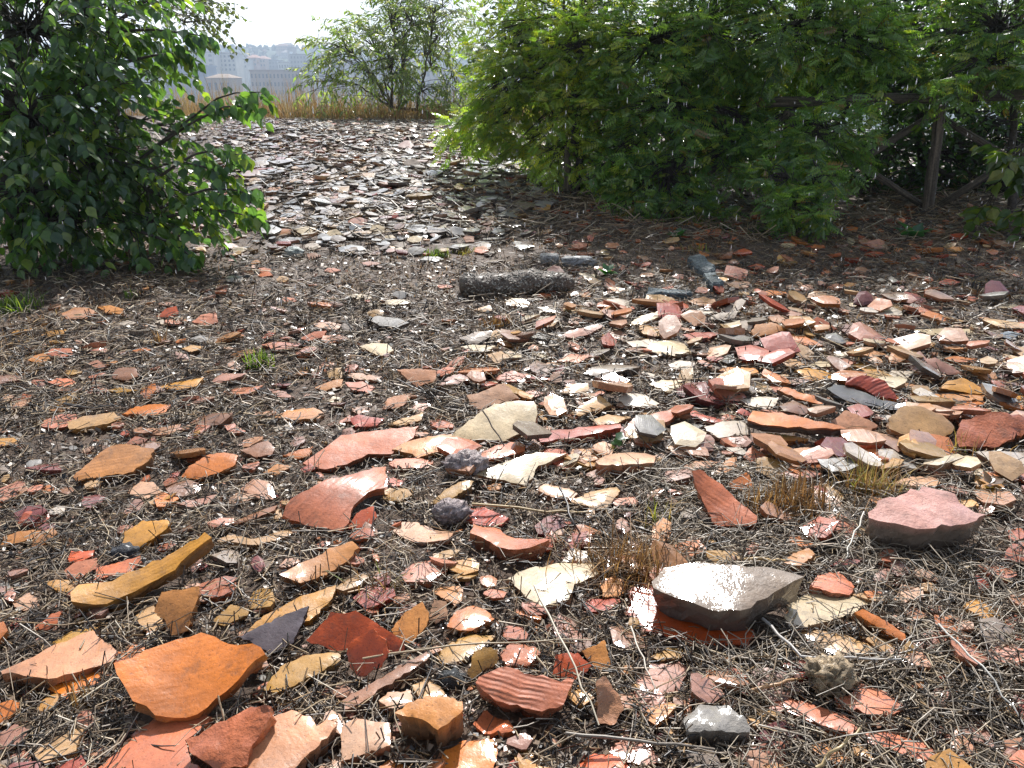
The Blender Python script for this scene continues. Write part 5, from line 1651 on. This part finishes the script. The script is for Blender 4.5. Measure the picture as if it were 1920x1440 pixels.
tree('terebinth_bush', 'lush green bush hanging over the middle of the fence rail', 'bush', on_ground(1530, 392), A(1530, 60, 5.9),
     [(A(1470, 60, 5.8), (.42, .4, .36), 140), (A(1590, 60, 5.9), (.36, .4, .32), 110), (A(1480, 150, 6.3), (.34, .25, .18), 90), (A(1450, 240, 5.7), (.10, .12, .06), 14), (A(1330, 300, 5.6), (.15, .2, .1), 20), (A(1620, 90, 5.7), (.25, .3, .12), 50), (A(1545, 265, 5.3), (.20, .2, .16), 56),
      (A(1460, 290, 5.5), (.14, .2, .16), 36), (A(1590, 215, 5.4), (.08, .12, .08), 14), (A(1520, -60, 5.9), (.6, .4, .2), 60), (A(1560, -240, 6.1), (.8, .5, .35), 60), (A(1650, -420, 6.4), (.8, .5, .3), 70)],
     cols=GREEN, seed=33, trunk_r=.03, **pin)
tree('low_bush', 'low leafy bush growing on the ground before the fence', 'bush', on_ground(1510, 425), A(1510, 350, 5.0),
     [(A(1500, 392, 4.75), (.16, .15, .07), 34), (A(1455, 340, 4.9), (.10, .15, .08), 16), (A(1540, 330, 4.9), (.11, .15, .09), 20)], cols=GREEN, seed=35, trunk_r=.012, **dict(pin, twig_len=.12, size=.10))
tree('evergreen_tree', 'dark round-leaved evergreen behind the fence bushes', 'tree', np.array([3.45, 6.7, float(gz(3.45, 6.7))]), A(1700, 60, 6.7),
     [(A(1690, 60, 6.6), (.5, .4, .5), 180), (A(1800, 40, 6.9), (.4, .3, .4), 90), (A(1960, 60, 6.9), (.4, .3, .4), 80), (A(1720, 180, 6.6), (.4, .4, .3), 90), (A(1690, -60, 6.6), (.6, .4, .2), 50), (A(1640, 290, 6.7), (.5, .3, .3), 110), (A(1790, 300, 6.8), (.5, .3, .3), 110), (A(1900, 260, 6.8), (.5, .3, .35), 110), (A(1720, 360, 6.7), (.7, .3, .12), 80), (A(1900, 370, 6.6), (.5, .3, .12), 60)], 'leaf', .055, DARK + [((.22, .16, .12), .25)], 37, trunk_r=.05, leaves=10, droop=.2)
tree('terebinth_bush', 'bright green bush at the right edge above the fence rail', 'bush', on_ground(1900, 404), A(1900, 60, 5.8),
     [(A(1860, 60, 5.8), (.36, .4, .32), 130), (A(1850, 130, 5.6), (.25, .25, .07), 44), (A(1775, 150, 5.4), (.07, .1, .04), 8), (A(1990, 130, 5.6), (.3, .3, .2), 50), (A(1900, -60, 5.8), (.5, .4, .2), 50), (A(1900, -240, 6.1), (.8, .5, .35), 60), (A(2050, -420, 6.4), (.8, .5, .3), 70)],
     cols=GREEN, seed=39, trunk_r=.03, **pin)
tree('dogwood_shrub', 'shrub with broad yellowing leaves at the right edge under the fence', 'bush', on_ground(1960, 420), A(1940, 270, 4.9),
     [(A(1900, 285, 4.8), (.10, .12, .03), 8), (A(1925, 315, 4.8), (.10, .12, .04), 8), (A(1915, 395, 4.6), (.08, .1, .03), 7), (A(1850, 385, 4.8), (.06, .08, .02), 4)], 'leaf', .085, [((.12, .17, .03), 2), ((.16, .17, .04), 1), ((.06, .11, .03), 2)], 41,
     trunk_r=.010, leaves=6, twig_len=.14, droop=.35)
# dark thicket closing the view behind the fence
k_ = 0
for px_, d_ in ((1180, 7.6), (1340, 7.4), (1500, 7.4), (1660, 7.6), (1830, 7.4), (1990, 7.4)):
    b_ = A(px_, 300, d_)
    b_[2] = float(gz(b_[0], b_[1]))
    words_ = ['thin trunk', 'broken brace', 'middle of the rail', 'dark evergreen', 'leaning post', 'right edge of the rail']
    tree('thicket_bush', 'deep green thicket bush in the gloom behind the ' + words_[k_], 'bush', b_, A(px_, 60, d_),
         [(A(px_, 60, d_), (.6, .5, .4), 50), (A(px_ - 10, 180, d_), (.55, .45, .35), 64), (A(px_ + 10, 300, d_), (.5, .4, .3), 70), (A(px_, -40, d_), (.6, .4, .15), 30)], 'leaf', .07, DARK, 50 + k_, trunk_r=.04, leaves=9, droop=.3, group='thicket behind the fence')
    k_ += 1
# the willow-like shrub on the crest
wb = np.array([-.95, 13.6, float(gz(-.95, 13.6))])
stems = []
for i_, (px_, py_) in enumerate(((640, 90), (690, 60), (730, 110), (770, 30), (820, 70), (850, 140), (610, 150), (700, 180), (790, 170), (860, 200), (740, -10), (680, 130), (830, 10), (760, 90))):
    stems.append((A(px_, py_, 13.4 + .5 * math.sin(i_ * 2.1)), (.50, .5, .40), 46 if py_ < 130 else 20))
tree('almond_shrub', 'airy many-stemmed shrub with narrow grey-green leaves on the crest', 'bush', wb, A(735, 200, 13.6), stems, 'narrow', .135, [((.18, .23, .11), 3), ((.23, .26, .15), 2), ((.15, .23, .07), 2), ((.25, .23, .15), .5)], 61,
     bark=(.12, .10, .085), trunk_r=.045, leaves=16, twig_len=.38, droop=.5, twig_r=.004, limb_r=.42, shell=.6, mat='leaf_soft')

# ------------------------------------------------------------------ grass
def blades(x, y, h, w, cols, g, lean=.35, K=4):
    n = len(x)
    ph = g.uniform(0, 6.28, n)
    b = g.normal(0, lean, n)
    d = np.stack([np.cos(ph), np.sin(ph)], -1)
    s = np.linspace(0, 1, K)
    z = gz(x, y)
    P = np.zeros((n, K, 3))
    P[:, :, :2] = np.stack([x, y], -1)[:, None] + d[:, None] * (h * b)[:, None, None] * (s ** 1.7)[None, :, None]
    P[:, :, 2] = (z - .01)[:, None] + h[:, None] * s[None] * (1 - .25 * np.abs(b)[:, None] * s[None])
    sd_ = np.stack([-d[:, 1], d[:, 0], np.zeros(n)], -1)
    ww = w[:, None] * np.array([1, .9, .6, .12])[None, :K]
    V = np.stack([P - sd_[:, None] * ww[..., None], P + sd_[:, None] * ww[..., None]], 2).reshape(-1, 3)
    i = np.arange(K - 1) * 2
    q = np.stack([i, i + 1, i + 3, i + 2], -1)
    F = (q[None] + (np.arange(n) * K * 2)[:, None, None]).reshape(-1, 4)
    return V, F, np.repeat(cols, K * 2, axis=0)


def tuft(name, px, py, wpx, hpx, n, pal, label, seed, lean=.4, wid=.0016, mat='dry'):
    g = np.random.default_rng(seed)
    p = on_ground(px, py)
    s = math.hypot(p[1], CAM_H - p[2]) / F_PX
    r = wpx * s / 2
    x = p[0] + g.normal(0, r * .45, n)
    y = p[1] + g.normal(0, r * .3, n)
    h = hpx * s * (.2 + .8 * g.random(n) ** 1.6)
    ct = np.array([c for c, w in pal])
    cw = np.array([w for c, w in pal], float)
    cols = ct[g.choice(len(ct), n, p=cw / cw.sum())] * g.uniform(.7, 1.25, (n, 1))
    V, F, C = blades(x, y, h, np.full(n, wid) * g.uniform(.7, 1.3, n), cols, g, lean)
    org = np.array([p[0], p[1], p[2]])
    o = obj(name, make_mesh(name, V - org, F, C), M[mat], loc=tuple(org))
    return tag(o, label, 'grass tuft', 'grass tufts between the sherds')


BROWN = [((.24, .13, .055), 4), ((.32, .19, .08), 3), ((.12, .07, .04), 3), ((.38, .26, .13), 1)]
YG = [((.34, .29, .08), 3), ((.26, .30, .06), 2), ((.38, .28, .13), 3)]
FRESH = [((.095, .15, .035), 3), ((.15, .19, .05), 2), ((.06, .11, .03), 2)]
tuft('grass_tuft', 1185, 1072, 200, 90, 760, BROWN, 'dense brown grass tuft behind the broad cream sherd', 1, wid=.0016, lean=.8)
tuft('grass_tuft', 1240, 985, 60, 90, 26, YG, 'few yellow-green blades rising from the brown tuft', 2, lean=.5)
tuft('grass_tuft', 1480, 955, 170, 85, 640, BROWN, 'clipped brown grass tuft beside the folded orange-brown sherd', 3, lean=.45, wid=.0016)
tuft('grass_tuft', 1625, 925, 110, 110, 260, YG + BROWN[:2], 'dry yellow grass tuft behind the thick pink stone', 4, lean=.7, wid=.0015)
tuft('grass_tuft', 935, 615, 64, 36, 320, BROWN, 'low rusty grass tuft in front of the pebbly block', 5, lean=.4, wid=.002)
tuft('grass_tuft', 490, 690, 50, 50, 150, FRESH, 'small green weed among straw beside a pink sherd', 6, lean=.5, wid=.003, mat='leaf_soft')
tuft('grass_tuft', 25, 580, 110, 45, 320, FRESH, 'sunlit green grass patch at the left frame edge', 7, lean=.6, wid=.003, mat='leaf_soft')
tuft('grass_tuft', 818, 480, 46, 22, 170, FRESH, 'bright green grass tuft at the foot of the sherd bank', 8, lean=.6, wid=.0035, mat='leaf_soft')
tuft('grass_tuft', 875, 474, 56, 20, 110, YG + FRESH[:1], 'thin yellowish grass tuft beside the bright green one', 9, lean=.6, wid=.003)
tuft('grass_tuft', 300, 645, 36, 40, 80, BROWN, 'small rust-brown grass tuft behind scattered orange sherds', 10, wid=.002)
tuft('grass_tuft', 248, 560, 30, 30, 60, FRESH, 'little green grass tuft at the edge of the leafy tree\'s shade', 11, wid=.003, mat='leaf_soft')
tuft('grass_tuft', 1180, 410, 80, 30, 130, FRESH[2:] + DARK, 'dim green grass tuft under the thin-trunked tree', 12, wid=.004, mat='leaf_soft')
tuft('grass_tuft', 1350, 432, 60, 22, 110, FRESH[2:] + DARK, 'dim green grass tuft in front of the hollow in the bushes', 13, wid=.004, mat='leaf_soft')
tuft('grass_tuft', 1420, 438, 60, 24, 110, FRESH[2:] + DARK, 'dim green grass tuft beside the low leafy bush', 14, wid=.004, mat='leaf_soft')
tuft('grass_tuft', 1300, 470, 60, 22, 90, YG + BROWN, 'wispy dry grass tuft behind the long grey stone', 15, wid=.003)
tuft('grass_tuft', 145, 1330, 60, 90, 40, BROWN, 'few broken brown stalks beside a small orange sherd', 16, lean=.3, wid=.0018)
tuft('grass_tuft', 720, 1110, 90, 80, 70, BROWN + YG, 'splayed dry grass tuft behind the orange-red upright sherd', 17, lean=.7, wid=.0018)
tuft('grass_tuft', 1800, 850, 130, 70, 60, YG + BROWN, 'loose orange straw blades beside the crumpled brick-red sherd', 18, lean=.6, wid=.0016)

# broad-leaved weeds: a rosette of leaves each
def weed(name, px, py, wpx, n, label, seed, col=(.05, .15, .045), cat='weed'):
    g = np.random.default_rng(seed)
    p = on_ground(px, py)
    s = math.hypot(p[1], CAM_H - p[2]) / F_PX
    root = empty(name, tuple(p))
    tag(root, label, cat)
    me = make_mesh('leaf', LEAF_T, LEAF_F, np.array(col))
    me.materials.append(M['leaf'])
    for i in range(n):
        o = bpy.data.objects.new('leaf', me)
        o.parent = root
        a = i * 2.4 + g.uniform(-.3, .3)
        o.rotation_euler = (g.uniform(.15, .8), g.normal(0, .2), a)
        o.scale = (wpx * s * .5 * g.uniform(.7, 1.1),) * 3
        o.location = (0, 0, .008 + .012 * (i % 3))
        COL.objects.link(o)


weed('green_sprig', 1157, 846, 46, 7, 'fresh green sprig of rounded leaves on a pink-cream sherd', 1, (.06, .13, .06))
weed('green_rosette', 1138, 520, 44, 9, 'green weed in the shade behind the pebbly block', 2)
weed('green_rosette', 1712, 450, 70, 12, 'blue-green weed rosette beside red sherds under the fence', 3, (.04, .12, .06))
weed('green_rosette', 1270, 450, 46, 8, 'dark green weed in the shade behind the long grey stone', 4, (.04, .11, .05))
weed('dry_leaf', 505, 1290, 60, 2, 'curled grey dead leaf between olive and purple-grey sherds', 5, (.20, .19, .16), 'dead leaf')
weed('dry_thistle', 1850, 930, 60, 9, 'brown withered thistle beside a pale sherd at the frame edge', 6, (.14, .085, .045))

# tall dry grass along the crest
g = np.random.default_rng(70)
n = 11000
x = g.uniform(-7, 3.2, n)
y = g.uniform(12.9, 16.0, n) - .25 * np.minimum(x, 2)
h = (.10 + .60 * g.random(n) ** 1.6) * (1 + 1.1 * hash_noise(x, y, .9)) * (1 - .45 * sstep(-1.5, 2.5, x))
pal = np.array([(.33, .235, .125), (.38, .29, .165), (.24, .18, .105), (.25, .23, .11), (.33, .20, .10)])
V, F, C = blades(x, y, h, g.uniform(.003, .007, n), pal[g.integers(0, 5, n)] * g.uniform(.7, 1.2, (n, 1)), g, .42)
n2 = 5000
x2 = g.uniform(-5.2, 2.4, n2)
y2 = g.uniform(12.5, 13.8, n2) - .25 * np.minimum(x2, 2)
V2, F2, C2 = blades(x2, y2, g.uniform(.1, .3, n2), g.uniform(.003, .006, n2), pal[g.integers(0, 5, n2)] * g.uniform(.7, 1.2, (n2, 1)), g, .5)
V, F, C = join([(V, F, C), (V2, F2, C2)])
o = obj('tall_dry_grass', make_mesh('tall_dry_grass', V, F, C), M['dry'])
tag(o, 'band of tall golden dry grass along the crest of the hill', 'dry grass', kind='stuff')
# short rusty grass carpeting the shaded ground and thin patches elsewhere
n = 30000
u = g.random(n)
y = 2.4 * (7.0 / 2.4) ** u
x = (g.random(n) * 2 - 1) * (.7 * y + .2)
px_, py_ = project(x, y, gz(x, y))
shade = in_poly(px_, py_, SHADE_PX)
keep = (shade | (hash_noise(x, y, 1.7) > .15)) & ~on_hero(x, y) & ~in_poly(px_, py_, PILE_PX)
x, y = x[keep], y[keep]
n = len(x)
pal = np.array([(.26, .135, .065), (.33, .20, .10), (.19, .11, .06), (.38, .27, .15), (.11, .075, .05)])
V, F, C = blades(x, y, g.uniform(.012, .045, n), g.uniform(.0012, .0024, n), pal[g.integers(0, 5, n)] * g.uniform(.7, 1.2, (n, 1)), g, .8)
o = obj('short_dry_grass', make_mesh('short_dry_grass', V, F, C), M['dry'])
tag(o, 'short rusty dry grass covering the shaded ground', 'dry grass', kind='stuff')

# single long stalks and sticks
def stick(name, pts, r, col, label, h=.02):
    P = np.array([on_ground(x_, y_, h_) for x_, y_, h_ in pts])
    K = 9
    cum = np.linspace(0, 1, len(P))
    Q = np.stack([np.interp(np.linspace(0, 1, K), cum, P[:, c]) for c in range(3)], -1)
    Q[1:-1] += np.random.default_rng(len(label)).normal(0, .002, (K - 2, 3))
    V, F = tubes(Q[None], np.linspace(r, r * .6, K)[None], 6)
    org = Q.mean(0)
    o = obj(name, make_mesh(name, V - org, F, np.array(col)), M['straw'], loc=tuple(org))
    tag(o, label, 'stalk')


stick('straw_stalk', [(1002, 1098, .07), (1062, 1220, .05), (1123, 1360, .02)], .0022, (.46, .40, .30), 'long pale stalk crossing the bright orange-red flake')
stick('straw_stalk', [(1183, 1175, .03), (1205, 1235, .03), (1232, 1300, .02)], .0018, (.46, .40, .32), 'thin pale stalk beside the mauve-brown disc')
stick('straw_stalk', [(680, 1235, .03), (900, 1205, .04), (1110, 1200, .04)], .0018, (.33, .25, .15), 'long thin brown stalk lying over olive and pink sherds')
stick('twig', [(1060, 1375, .02), (1200, 1388, .03), (1340, 1405, .02)], .003, (.16, .13, .10), 'dark twig lying at the lower edge among straw')
stick('straw_stalk', [(1430, 1160, .03), (1500, 1228, .04), (1690, 1236, .03)], .0028, (.40, .37, .34), 'bent grey stalk in front of the bright cream plate')
stick('twig', [(1050, 915, .07), (1075, 980, .05), (1092, 1010, .0)], .003, (.05, .04, .035), 'burnt forked twig standing before the cream-orange sherds')
stick('twig', [(905, 770, .12), (945, 835, .06), (925, 850, .02)], .0022, (.10, .075, .055), 'bent brown twig leaning on the biggest cream sherd')
stick('straw_stalk', [(885, 945, .03), (1000, 955, .03), (1110, 960, .02)], .003, (.40, .28, .13), 'straight golden stalk behind the cream pink sherds')
stick('straw_stalk', [(1395, 1050, .02), (1440, 1048, .03), (1480, 1050, .02)], .004, (.42, .28, .12), 'short golden stem behind the thick grey-brown slab')
stick('straw_stalk', [(1410, 1295, .02), (1450, 1283, .03), (1505, 1272, .02)], .0035, (.36, .20, .09), 'reddish bent stem behind the long salmon slab')
stick('straw_stalk', [(1620, 960, .05), (1600, 1010, .03), (1585, 1050, .02)], .0022, (.45, .42, .36), 'pale stalk leaning in front of the thick pink stone')
stick('branch', [(120, 758, .02), (170, 766, .02), (212, 760, .02)], .006, (.035, .03, .028), 'short black burnt branch behind the buff slab')
stick('straw_stalk', [(1760, 1170, .03), (1840, 1250, .05), (1920, 1360, .03)], .002, (.42, .40, .36), 'long pale stalk over matted grey straw at the corner')
stick('straw_stalk', [(1530, 1440, .03), (1570, 1400, .05), (1613, 1365, .06)], .003, (.40, .29, .14), 'golden stalk rising at the lower edge')

# ------------------------------------------------------------------ the city and the ridge beyond
HX = np.linspace(-1500, 1500, 160)
HYs = np.array([560, 640, 720, 800, 880, 960, 1040, 1150, 1400])
prof = np.array([0, .10, .28, .50, .72, .90, 1.0, .95, .6])
ridge = 67 + 5 * hash_noise(HX, HX * 0, .012) + 3 * hash_noise(HX, HX * 0 + 3, .05) - .012 * (HX + 350)
HXX, HYY = np.meshgrid(HX, HYs)
HZ = -30.4 + prof[:, None] * ridge[None] + np.where(prof[:, None] > 0, 2.5 * hash_noise(HXX, HYY, .03), 0)
ny, nx = HXX.shape
idx = np.arange(nx * ny).reshape(ny, nx)
hf = np.stack([idx[:-1, :-1], idx[:-1, 1:], idx[1:, 1:], idx[1:, :-1]], -1).reshape(-1, 4)
o = obj('hills', make_mesh('hills', np.stack([HXX, HYY, HZ], -1).reshape(-1, 3), hf, np.array((.07, .09, .055))), M['hill'])
tag(o, 'long wooded ridge beyond the city', 'hills', kind='structure')


def hill_z(x, y):
    i = np.clip((x + 1500) / 3000 * 159, 0, 158.99)
    return -30.4 + np.interp(y, HYs, prof) * np.interp(x, HX, ridge)


def box(w, d, z0, z1, cx=0, cy=0):
    V = np.array([(cx + sx * w / 2, cy + sy * d / 2, z) for z in (z0, z1) for sx, sy in ((-1, -1), (1, -1), (1, 1), (-1, 1))])
    F = np.array([(0, 1, 5, 4), (1, 2, 6, 5), (2, 3, 7, 6), (3, 0, 4, 7), (4, 5, 6, 7), (3, 2, 1, 0)])
    return V, F


WIN = {}


def building(name, x0, x1, ytop, ybot, depth, wall, roof, label, rows=3, colsn=6, kind='flat', dk=18, win=(.10, .11, .13)):
    """placed by its outline in the picture at a given distance; walls go down to the ground there"""
    a, b = A(x0, ytop, depth), A(x1, ytop, depth)
    w = b[0] - a[0]
    top = a[2]
    bot = A(x0, ybot, depth)[2]
    gzb = min(bot, hill_z(0.5 * (a[0] + b[0]), depth)) - 1
    root = empty(name, ((a[0] + b[0]) / 2, depth + dk / 2, gzb))
    tag(root, label, 'building', 'buildings of the far city')
    H_ = top - gzb
    wall, roof = np.array(wall) * .72, np.array(roof) * .72
    V, F = box(w, dk, 0, H_)
    obj('wall', make_mesh('wall', V, F, np.array(wall), smooth=False), M['wall'], root)
    if kind == 'flat':
        V, F = box(w + .8, dk + .8, H_ + .01, H_ + .9)
    else:
        rh = w * .16 if kind == 'hip' else 2.5
        e = .6
        V = np.array([(-w / 2 - e, -dk / 2 - e, H_ + .01), (w / 2 + e, -dk / 2 - e, H_ + .01), (w / 2 + e, dk / 2 + e, H_ + .01), (-w / 2 - e, dk / 2 + e, H_ + .01), (-w * .2, 0, H_ + rh), (w * .2, 0, H_ + rh)])
        F = [np.array([(0, 1, 5, 4), (2, 3, 4, 5), (3, 2, 1, 0)]), np.array([(1, 2, 5), (3, 0, 4)])]
    obj('roof', make_mesh('roof', V, F, np.array(roof), smooth=False), M['wall'], root)
    vis = top - bot
    for i in range(rows):
        for j in range(colsn):
            ww, wh = w / colsn * .42, vis / rows * .5
            key = (round(ww, 1), round(wh, 1), win)
            if key not in WIN:
                v_, f_ = box(key[0], .3, -key[1] / 2, key[1] / 2)
                WIN[key] = make_mesh('window', v_, f_, np.array(win), smooth=False)
                WIN[key].materials.append(M['wall'])
            o = bpy.data.objects.new('window', WIN[key])
            o.parent = root
            o.location = (-w / 2 + w * (j + .5) / colsn, -dk / 2 - .05, H_ - vis * (i + .55) / rows)
            COL.objects.link(o)
    return root, w, H_


building('apartment_block', 357, 400, 99, 136, 640, (.55, .52, .46), (.36, .33, .30), 'tall pale grey block at the left of the far city', 4, 3)
building('apartment_block', 401, 440, 101, 134, 655, (.66, .62, .54), (.34, .31, .28), 'white block with dotted windows beside the tall grey block', 4, 5)
building('warehouse', 300, 386, 125, 150, 520, (.20, .27, .38), (.18, .25, .36), 'long low blue-grey shed below the tall grey block', 1, 8, win=(.12, .16, .24))
building('villa', 386, 432, 146, 175, 430, (.48, .38, .28), (.40, .29, .20), 'brown house with a hipped roof in front of the far blocks', 1, 4, kind='hip')
building('town_house', 436, 462, 112, 128, 700, (.60, .58, .54), (.40, .38, .36), 'small grey-white house right of the dotted-window block', 2, 4)
building('town_house', 463, 480, 108, 124, 720, (.62, .36, .27), (.50, .26, .18), 'salmon house left of the twin grey roofs', 2, 3, kind='gable')
building('town_house', 481, 497, 110, 126, 730, (.60, .42, .33), (.48, .27, .20), 'second salmon house, paler than its neighbour', 2, 3, kind='gable')
building('town_house', 498, 520, 114, 128, 740, (.30, .31, .32), (.22, .22, .23), 'dark grey house between salmon and white houses', 2, 4)
building('town_house', 521, 542, 118, 130, 700, (.72, .70, .66), (.45, .42, .40), 'white house below the bell tower', 1, 4)
building('apartment_block', 543, 573, 103, 137, 690, (.42, .42, .41), (.26, .25, .25), 'grey block right of the bell tower', 4, 5)
building('arcade_building', 468, 566, 134, 180, 480, (.50, .42, .36), (.36, .28, .24), 'long beige building with rows of windows above the dry grass', 3, 14)
building('apartment_block', 574, 606, 117, 180, 460, (.70, .73, .76), (.50, .52, .55), 'tall white block half hidden by the airy shrub', 6, 3, win=(.35, .40, .45))
building('apartment_block', 608, 645, 122, 180, 470, (.62, .64, .66), (.42, .42, .44), 'pale block just behind the airy shrub\'s left stems', 5, 4)
building('town_house', 650, 700, 128, 180, 520, (.55, .52, .48), (.40, .36, .32), 'pale building seen through the middle of the airy shrub', 3, 5)
building('town_house', 705, 770, 120, 180, 560, (.52, .50, .47), (.40, .36, .32), 'grey-beige building behind the thick stems of the airy shrub', 4, 6)
building('town_house', 775, 830, 130, 180, 540, (.58, .54, .50), (.42, .34, .30), 'beige building behind the right stems of the airy shrub', 3, 5)
building('town_house', 835, 905, 126, 180, 580, (.56, .55, .53), (.40, .36, .34), 'pale long building in the gap before the yellow-green tree', 3, 7)
building('town_house', 180, 296, 118, 170, 600, (.55, .52, .48), (.40, .36, .32), 'grey building hidden behind the dark left tree', 3, 7)
tw_, w_, h_ = building('bell_tower', 538, 552, 90, 112, 860, (.30, .25, .21), (.22, .18, .16), 'square brown bell tower on the ridge', 1, 1, dk=8, win=(.75, .78, .80))
V, F = box(.5, .5, h_ + .9, h_ + 6)
obj('mast', make_mesh('mast', V, F, np.array((.2, .2, .2)), smooth=False), M['wall'], tw_)
g = np.random.default_rng(77)
for i_ in range(36):
    px0 = g.uniform(285, 905)
    dd = g.uniform(700, 1000)
    wpx_ = g.uniform(9, 26)
    xw = (px0 - 960) / F_PX * dd
    zt = hill_z(xw, dd) + g.uniform(5, 11)
    _, yt = project(xw, dd, zt)
    yt = float(yt)
    wi = int(g.integers(5))
    gab = g.random() < .6
    hue = ['sandy', 'salmon', 'grey', 'white', 'brick-coloured'][wi]
    wl = np.array([(.62, .56, .48), (.60, .45, .34), (.50, .47, .44), (.68, .64, .58), (.55, .40, .30)][wi]) * g.uniform(.8, 1.1)
    building('hillside_house', px0, px0 + wpx_, yt, yt + g.uniform(6, 10), dd, tuple(wl), [(.34, .20, .14), (.30, .26, .23), (.40, .25, .18)][int(g.integers(3))], f'small {hue} house with a {"pitched" if gab else "flat"} roof in the haze on the far hillside', 2, int(2 + wpx_ // 6), kind='gable' if gab else 'flat', dk=10)
# trees on the ridge: one far mass
g = np.random.default_rng(90)
n = 1700
x = g.uniform(-750, 420, n)
y = g.uniform(700, 1080, n)
pos = np.column_stack([x, y, hill_z(x, y) + 1.5])
V, F = batch(octa, of, pos, frames(g.normal(0, 1, (n, 3)), g.normal(0, 1, (n, 3))), np.column_stack([g.uniform(1.5, 5, n)] * 3) * g.uniform(.6, 1.2, (n, 3)))
C = np.repeat(np.where(g.random((n, 1)) < .72, np.array([[.045, .07, .04]]), np.array([[.35, .27, .22]])) * g.uniform(.6, 1.4, (n, 1)), 10, axis=0)
o = obj('far_woods', make_mesh('far_woods', V, F, C, smooth=False), M['hill'])
tag(o, 'far-off trees and roofs along the ridge', 'woods', kind='stuff')

# ------------------------------------------------------------------ rain and the misty air
g = np.random.default_rng(99)
n = 620
y = g.uniform(2.0, 5.2, n)
x = (g.random(n) ** .7 * 2 - 1) * .68 * y
z = g.uniform(.15, 1.9, n)
V, F = batch(octa[:6], np.array([(4, 0, 2), (4, 2, 1), (4, 1, 3), (4, 3, 0), (5, 2, 0), (5, 1, 2), (5, 3, 1), (5, 0, 3)]), np.column_stack([x, y, z]), np.repeat(np.eye(3)[None], n, 0), np.column_stack([np.full(n, .0016), np.full(n, .0016), g.uniform(.006, .014, n)]))
k = NT('rain_water')
k.b.inputs['Base Color'].default_value = (.95, .97, 1, 1)
k.b.inputs['Roughness'].default_value = .08
k.b.inputs['IOR'].default_value = 1.33
k.b.inputs['Transmission Weight'].default_value = .6
o = obj('rain', make_mesh('rain', V, F), k.m)
tag(o, 'falling raindrops glinting before the dark bushes', 'rain', kind='stuff')

HZ0, HZ1 = -31.6, 75.0
V, F = box(3600, 1, HZ0, HZ1)
V[:, 1] = np.where(V[:, 1] < 0, -200.0, 1500.0)
hz = obj('haze', make_mesh('haze', V, F, smooth=False), None)
km = bpy.data.materials.new('misty_air')
km.use_nodes = True
t_ = km.node_tree
for nd in list(t_.nodes):
    if nd.type == 'BSDF_PRINCIPLED':
        t_.nodes.remove(nd)
pv = t_.nodes.new('ShaderNodeVolumePrincipled')
pv.inputs['Color'].default_value = (.58, .70, .86, 1)
pv.inputs['Density'].default_value = .00085
pv.inputs['Anisotropy'].default_value = .3
t_.links.new(pv.outputs['Volume'], [nd for nd in t_.nodes if nd.type == 'OUTPUT_MATERIAL'][0].inputs['Volume'])
hz.data.materials.append(km)
tag(hz, 'pale rainy haze over the city', 'haze', kind='stuff')
